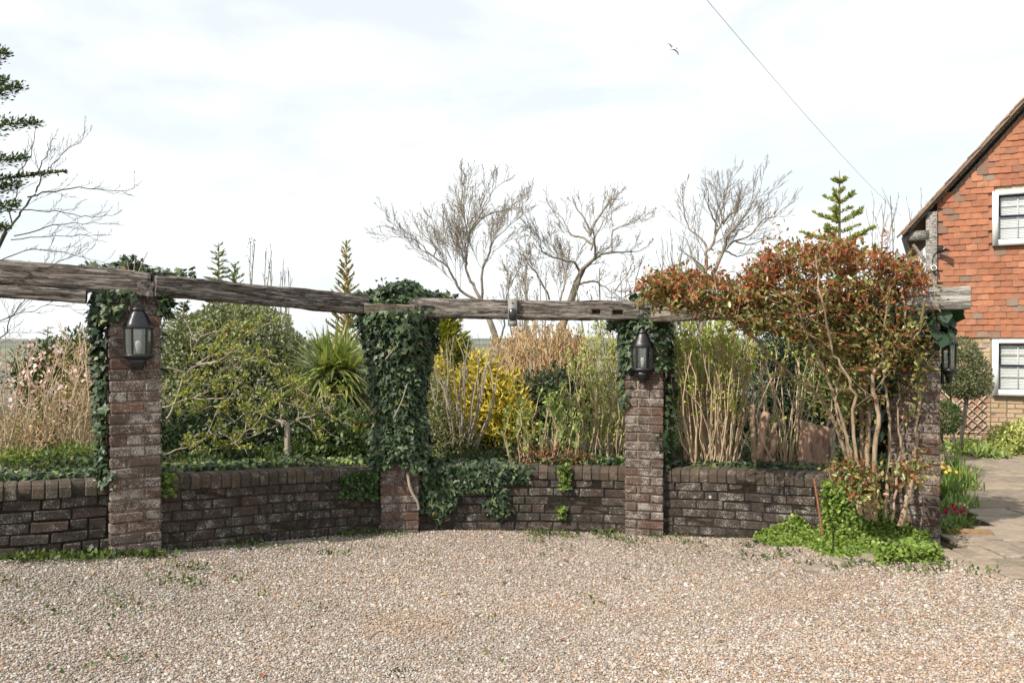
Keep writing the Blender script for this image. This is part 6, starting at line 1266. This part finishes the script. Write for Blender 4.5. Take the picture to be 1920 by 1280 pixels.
for px, Y, lab in ((1800, 11.3, 'strap-leaved clump left under the house trellis'), (1832, 11.0, 'strap-leaved clump in the middle under the house trellis'), (1858, 10.9, 'strap-leaved clump next to the variegated shrub')):
    clump('strap_plant', lab, 'plant', onpath(px, 0, Y), 70, .36, .032, [(.15, .22, .06), (.24, .31, .10), (.32, .37, .14)], .75, .7, .10, 'strap-leaved plants by the house')
mb = MB(); A_ = np.column_stack([rng.uniform(6.0, 8.4, 2600), rng.uniform(11.0, 12.4, 2600), np.zeros(2600)]); A_[:, 2] = [path_z(y) + rng.uniform(.02, .16) for y in A_[:, 1]]; leaves(mb, A_, rnd(2600), UP + rnd(2600) * .5, .05, T_ROUND, pal(2600, [(.16, .23, .05), (.25, .31, .08), (.34, .38, .12)])); o = solo('low_foliage', mb, M['leaf'], 'bright low foliage bed along the foot of the house', 'plant bed', (7.0, 11.6, 0))
o['kind'] = 'stuff'; del o['category']

# ------------------------------------------------------------------ weeds, leaves on the gravel
mb = MB(); WD = []
def weedpatch(px, py, n, sx=.075, sy=.055, h=.036):
    Y = 5.5
    for _ in range(6): g_ = float(ground_z((px - 960) / FPX * Y, Y)); Y = (EYE - g_) * FPX / (py - 640)
    x0 = (px - 960) / FPX * Y
    for q in range(n): WD.append((x0 + rng.normal(0, sx), Y + rng.normal(0, sy), h * rng.uniform(.4, 1.2)))
for x in range(0, 300, 22): weedpatch(x, 1050 + x * -.005 + rng.uniform(-4, 6), 40, .05, .03, .05)
for (x, y, n) in ((180, 1045, 90), (270, 1042, 140), (300, 1045, 60), (345, 1030, 30), (440, 1032, 50), (480, 1025, 60), (520, 1030, 30), (350, 1072, 34), (380, 1068, 30), (340, 1095, 26), (365, 1098, 26), (325, 1093, 18), (440, 1095, 14), (30, 1095, 20), (55, 1120, 14), (215, 1125, 14), (240, 1150, 20), (105, 1150, 12), (215, 1245, 14), (490, 1123, 10), (620, 1043, 40), (650, 1008, 80), (690, 1004, 90), (700, 1030, 20), (605, 1020, 30), (770, 1045, 12), (740, 1008, 50), (1000, 1005, 70), (1030, 1006, 70), (1060, 1008, 60), (1010, 1020, 24), (1130, 1005, 70), (1145, 1012, 60), (1170, 1020, 40), (1190, 1025, 24), (1230, 1012, 30), (1260, 1010, 30), (1290, 1022, 30), (1320, 1040, 14), (1385, 1045, 16), (1410, 1025, 60), (1430, 1050, 36), (1460, 1045, 30), (1540, 1062, 24), (1585, 1065, 40), (1640, 1060, 40), (1690, 1075, 24), (1745, 1075, 40), (1760, 1068, 40), (1820, 1075, 16), (1830, 1080, 16), (900, 1250, 6), (930, 1172, 5), (1125, 1135, 6), (120, 1270, 10), (205, 1190, 10), (20, 1170, 20)): weedpatch(x, y, n)
for _ in range(46):
    x_, y_ = rng.uniform(20, 760), rng.uniform(1050, 1190); weedpatch(x_, y_, int(rng.integers(4, 14)), .06, .05, .022)
for _ in range(30): weedpatch(rng.uniform(700, 1780), 1010 + abs(rng.normal(0, 28)) + (30 if _ > 18 else 0), int(rng.integers(5, 16)), .07, .04, .026)
WD = np.array(WD); A_ = np.column_stack([WD[:, 0], WD[:, 1], gravel_z(WD[:, 0], WD[:, 1]) + .004]); n = len(A_); dd = rnd(n) * .8 + UP * .8; leaves(mb, A_ + UP * WD[:, 2:3] * .3, dd, UP + rnd(n) * .6, WD[:, 2] * .9, T_OVAL, pal(n, [(.07, .12, .03), (.10, .15, .04), (.16, .18, .05), (.05, .09, .025)]))
o = put('weeds', mb, M['leaf']); tag(o, 'small weeds and moss growing through the gravel', kind='stuff')
lm = []
for q in range(4):
    bm = bmesh.new(); pr3 = [(0, 0, 0), (.25, .2, .1), (.6, .24, .16), (1, 0, .05), (.6, -.22, .12), (.25, -.2, .14)]; vs = [bm.verts.new(Vector(((x - .5) * .055, y * .055 * R.uniform(.8, 1.2), z * .055 * R.uniform(.5, 1.8)))) for x, y, z in pr3]; bm.faces.new((vs[0], vs[1], vs[2], vs[3])); bm.faces.new((vs[0], vs[3], vs[4], vs[5]))
    me = bpy.data.meshes.new('fallen_leaf'); bm.to_mesh(me); bm.free(); lm.append(me)
FLm = [flat('dry_leaf_brown', (.22, .09, .04), .7), flat('dry_leaf_yellow', (.30, .25, .09), .6), flat('dry_leaf_tan', (.36, .24, .12), .7)]
lm3 = []
for mat_ in FLm:
    for me in lm[:2]: m2 = me.copy(); m2.materials.append(mat_); lm3.append(m2)
for q, (px, py, kd) in enumerate(((172, 1080, 1), (178, 1062, 2), (275, 1072, 0), (445, 1075, 1), (490, 1122, 1), (938, 1003, 0), (1060, 1056, 0), (1170, 1090, 0), (1322, 1028, 0), (700, 1098, 1), (945, 1097, 1), (1055, 1207, 0), (1350, 1210, 2), (860, 1118, 0), (10, 1096, 1), (830, 1120, 1), (1122, 1134, 1), (258, 1140, 2), (492, 1276, 0))):
    Y = 5.0
    for _ in range(6): g_ = float(ground_z((px - 960) / FPX * Y, Y)); Y = (EYE - g_) * FPX / (py - 640)
    x0 = (px - 960) / FPX * Y; o = bpy.data.objects.new('fallen_leaf', lm3[kd * 2 + q % 2]); COL.objects.link(o); o.location = (x0, Y, float(gravel_z(x0, Y)) + .012); o.rotation_euler = (R.uniform(-.3, .3), R.uniform(-.3, .3), R.uniform(0, 6.28))
    tag(o, ('brown curled leaf lying on the gravel', 'yellow fallen leaf lying on the gravel', 'pale tan fallen leaf lying on the gravel')[kd], 'leaf', ('brown leaves on the gravel', 'yellow leaves on the gravel', 'tan leaves on the gravel')[kd])

# ------------------------------------------------------------------ wire and gull
mb = MB(); a, b = P(1300, -30, 9), P(1690, 405, 24); mb.tube(bez(a, b, (0, 0, -.12), 24), .0045, 4); solo('overhead_wire', mb, flat('wire_grey', (.45, .46, .48), .6), 'thin overhead wire slanting down the sky toward the house roof', 'wire', tuple(a))
gp = P(1262, 92, 42); root = thing('seagull', 'pale gull gliding alone high in the cloudy sky', 'bird', tuple(gp)); mb = MB(); X = unit(P(1272, 103, 42) - P(1250, 80, 42)); Yv = np.array((0, 1.0, 0)); Zv = unit(np.cross(X, Yv)); 
fw = unit(Yv * .8 + np.array((-.5, 0, .2))); mb.tube([gp - fw * .22, gp - fw * .12, gp, gp + fw * .12, gp + fw * .18, gp + fw * .24, gp + fw * .28], [.01, .045, .065, .05, .035, .035, .006], 8); put('body', mb, M['white_paint'], root, smooth=True)
gw = flat('gull_wing', (.36, .37, .39), .7)
for sg in (-1, 1):
    mb = MB(); V = []; 
    for t in np.linspace(0, 1, 7):
        c = gp + X * sg * (.05 + .42 * t) + Zv * (.10 * math.sin(t * 2.6) - .10 * t) ; ch = .075 * (1 - t ** 2) + .008; V += [c + fw * ch, c - fw * ch, c + UP * -.012]
    F = []
    for q in range(6): F += [(3 * q, 3 * q + 1, 3 * q + 4, 3 * q + 3), (3 * q + 1, 3 * q + 2, 3 * q + 5, 3 * q + 4), (3 * q + 2, 3 * q, 3 * q + 3, 3 * q + 5)]
    mb.add(V, F); put('wing', mb, gw, root)
mb = MB(); mb.add([gp - fw * .18, gp - fw * .33 + X * .06, gp - fw * .33 - X * .06, gp - fw * .25 - UP * .012], [(0, 1, 2), (0, 3, 1), (0, 2, 3)]); put('tail', mb, M['white_paint'], root)
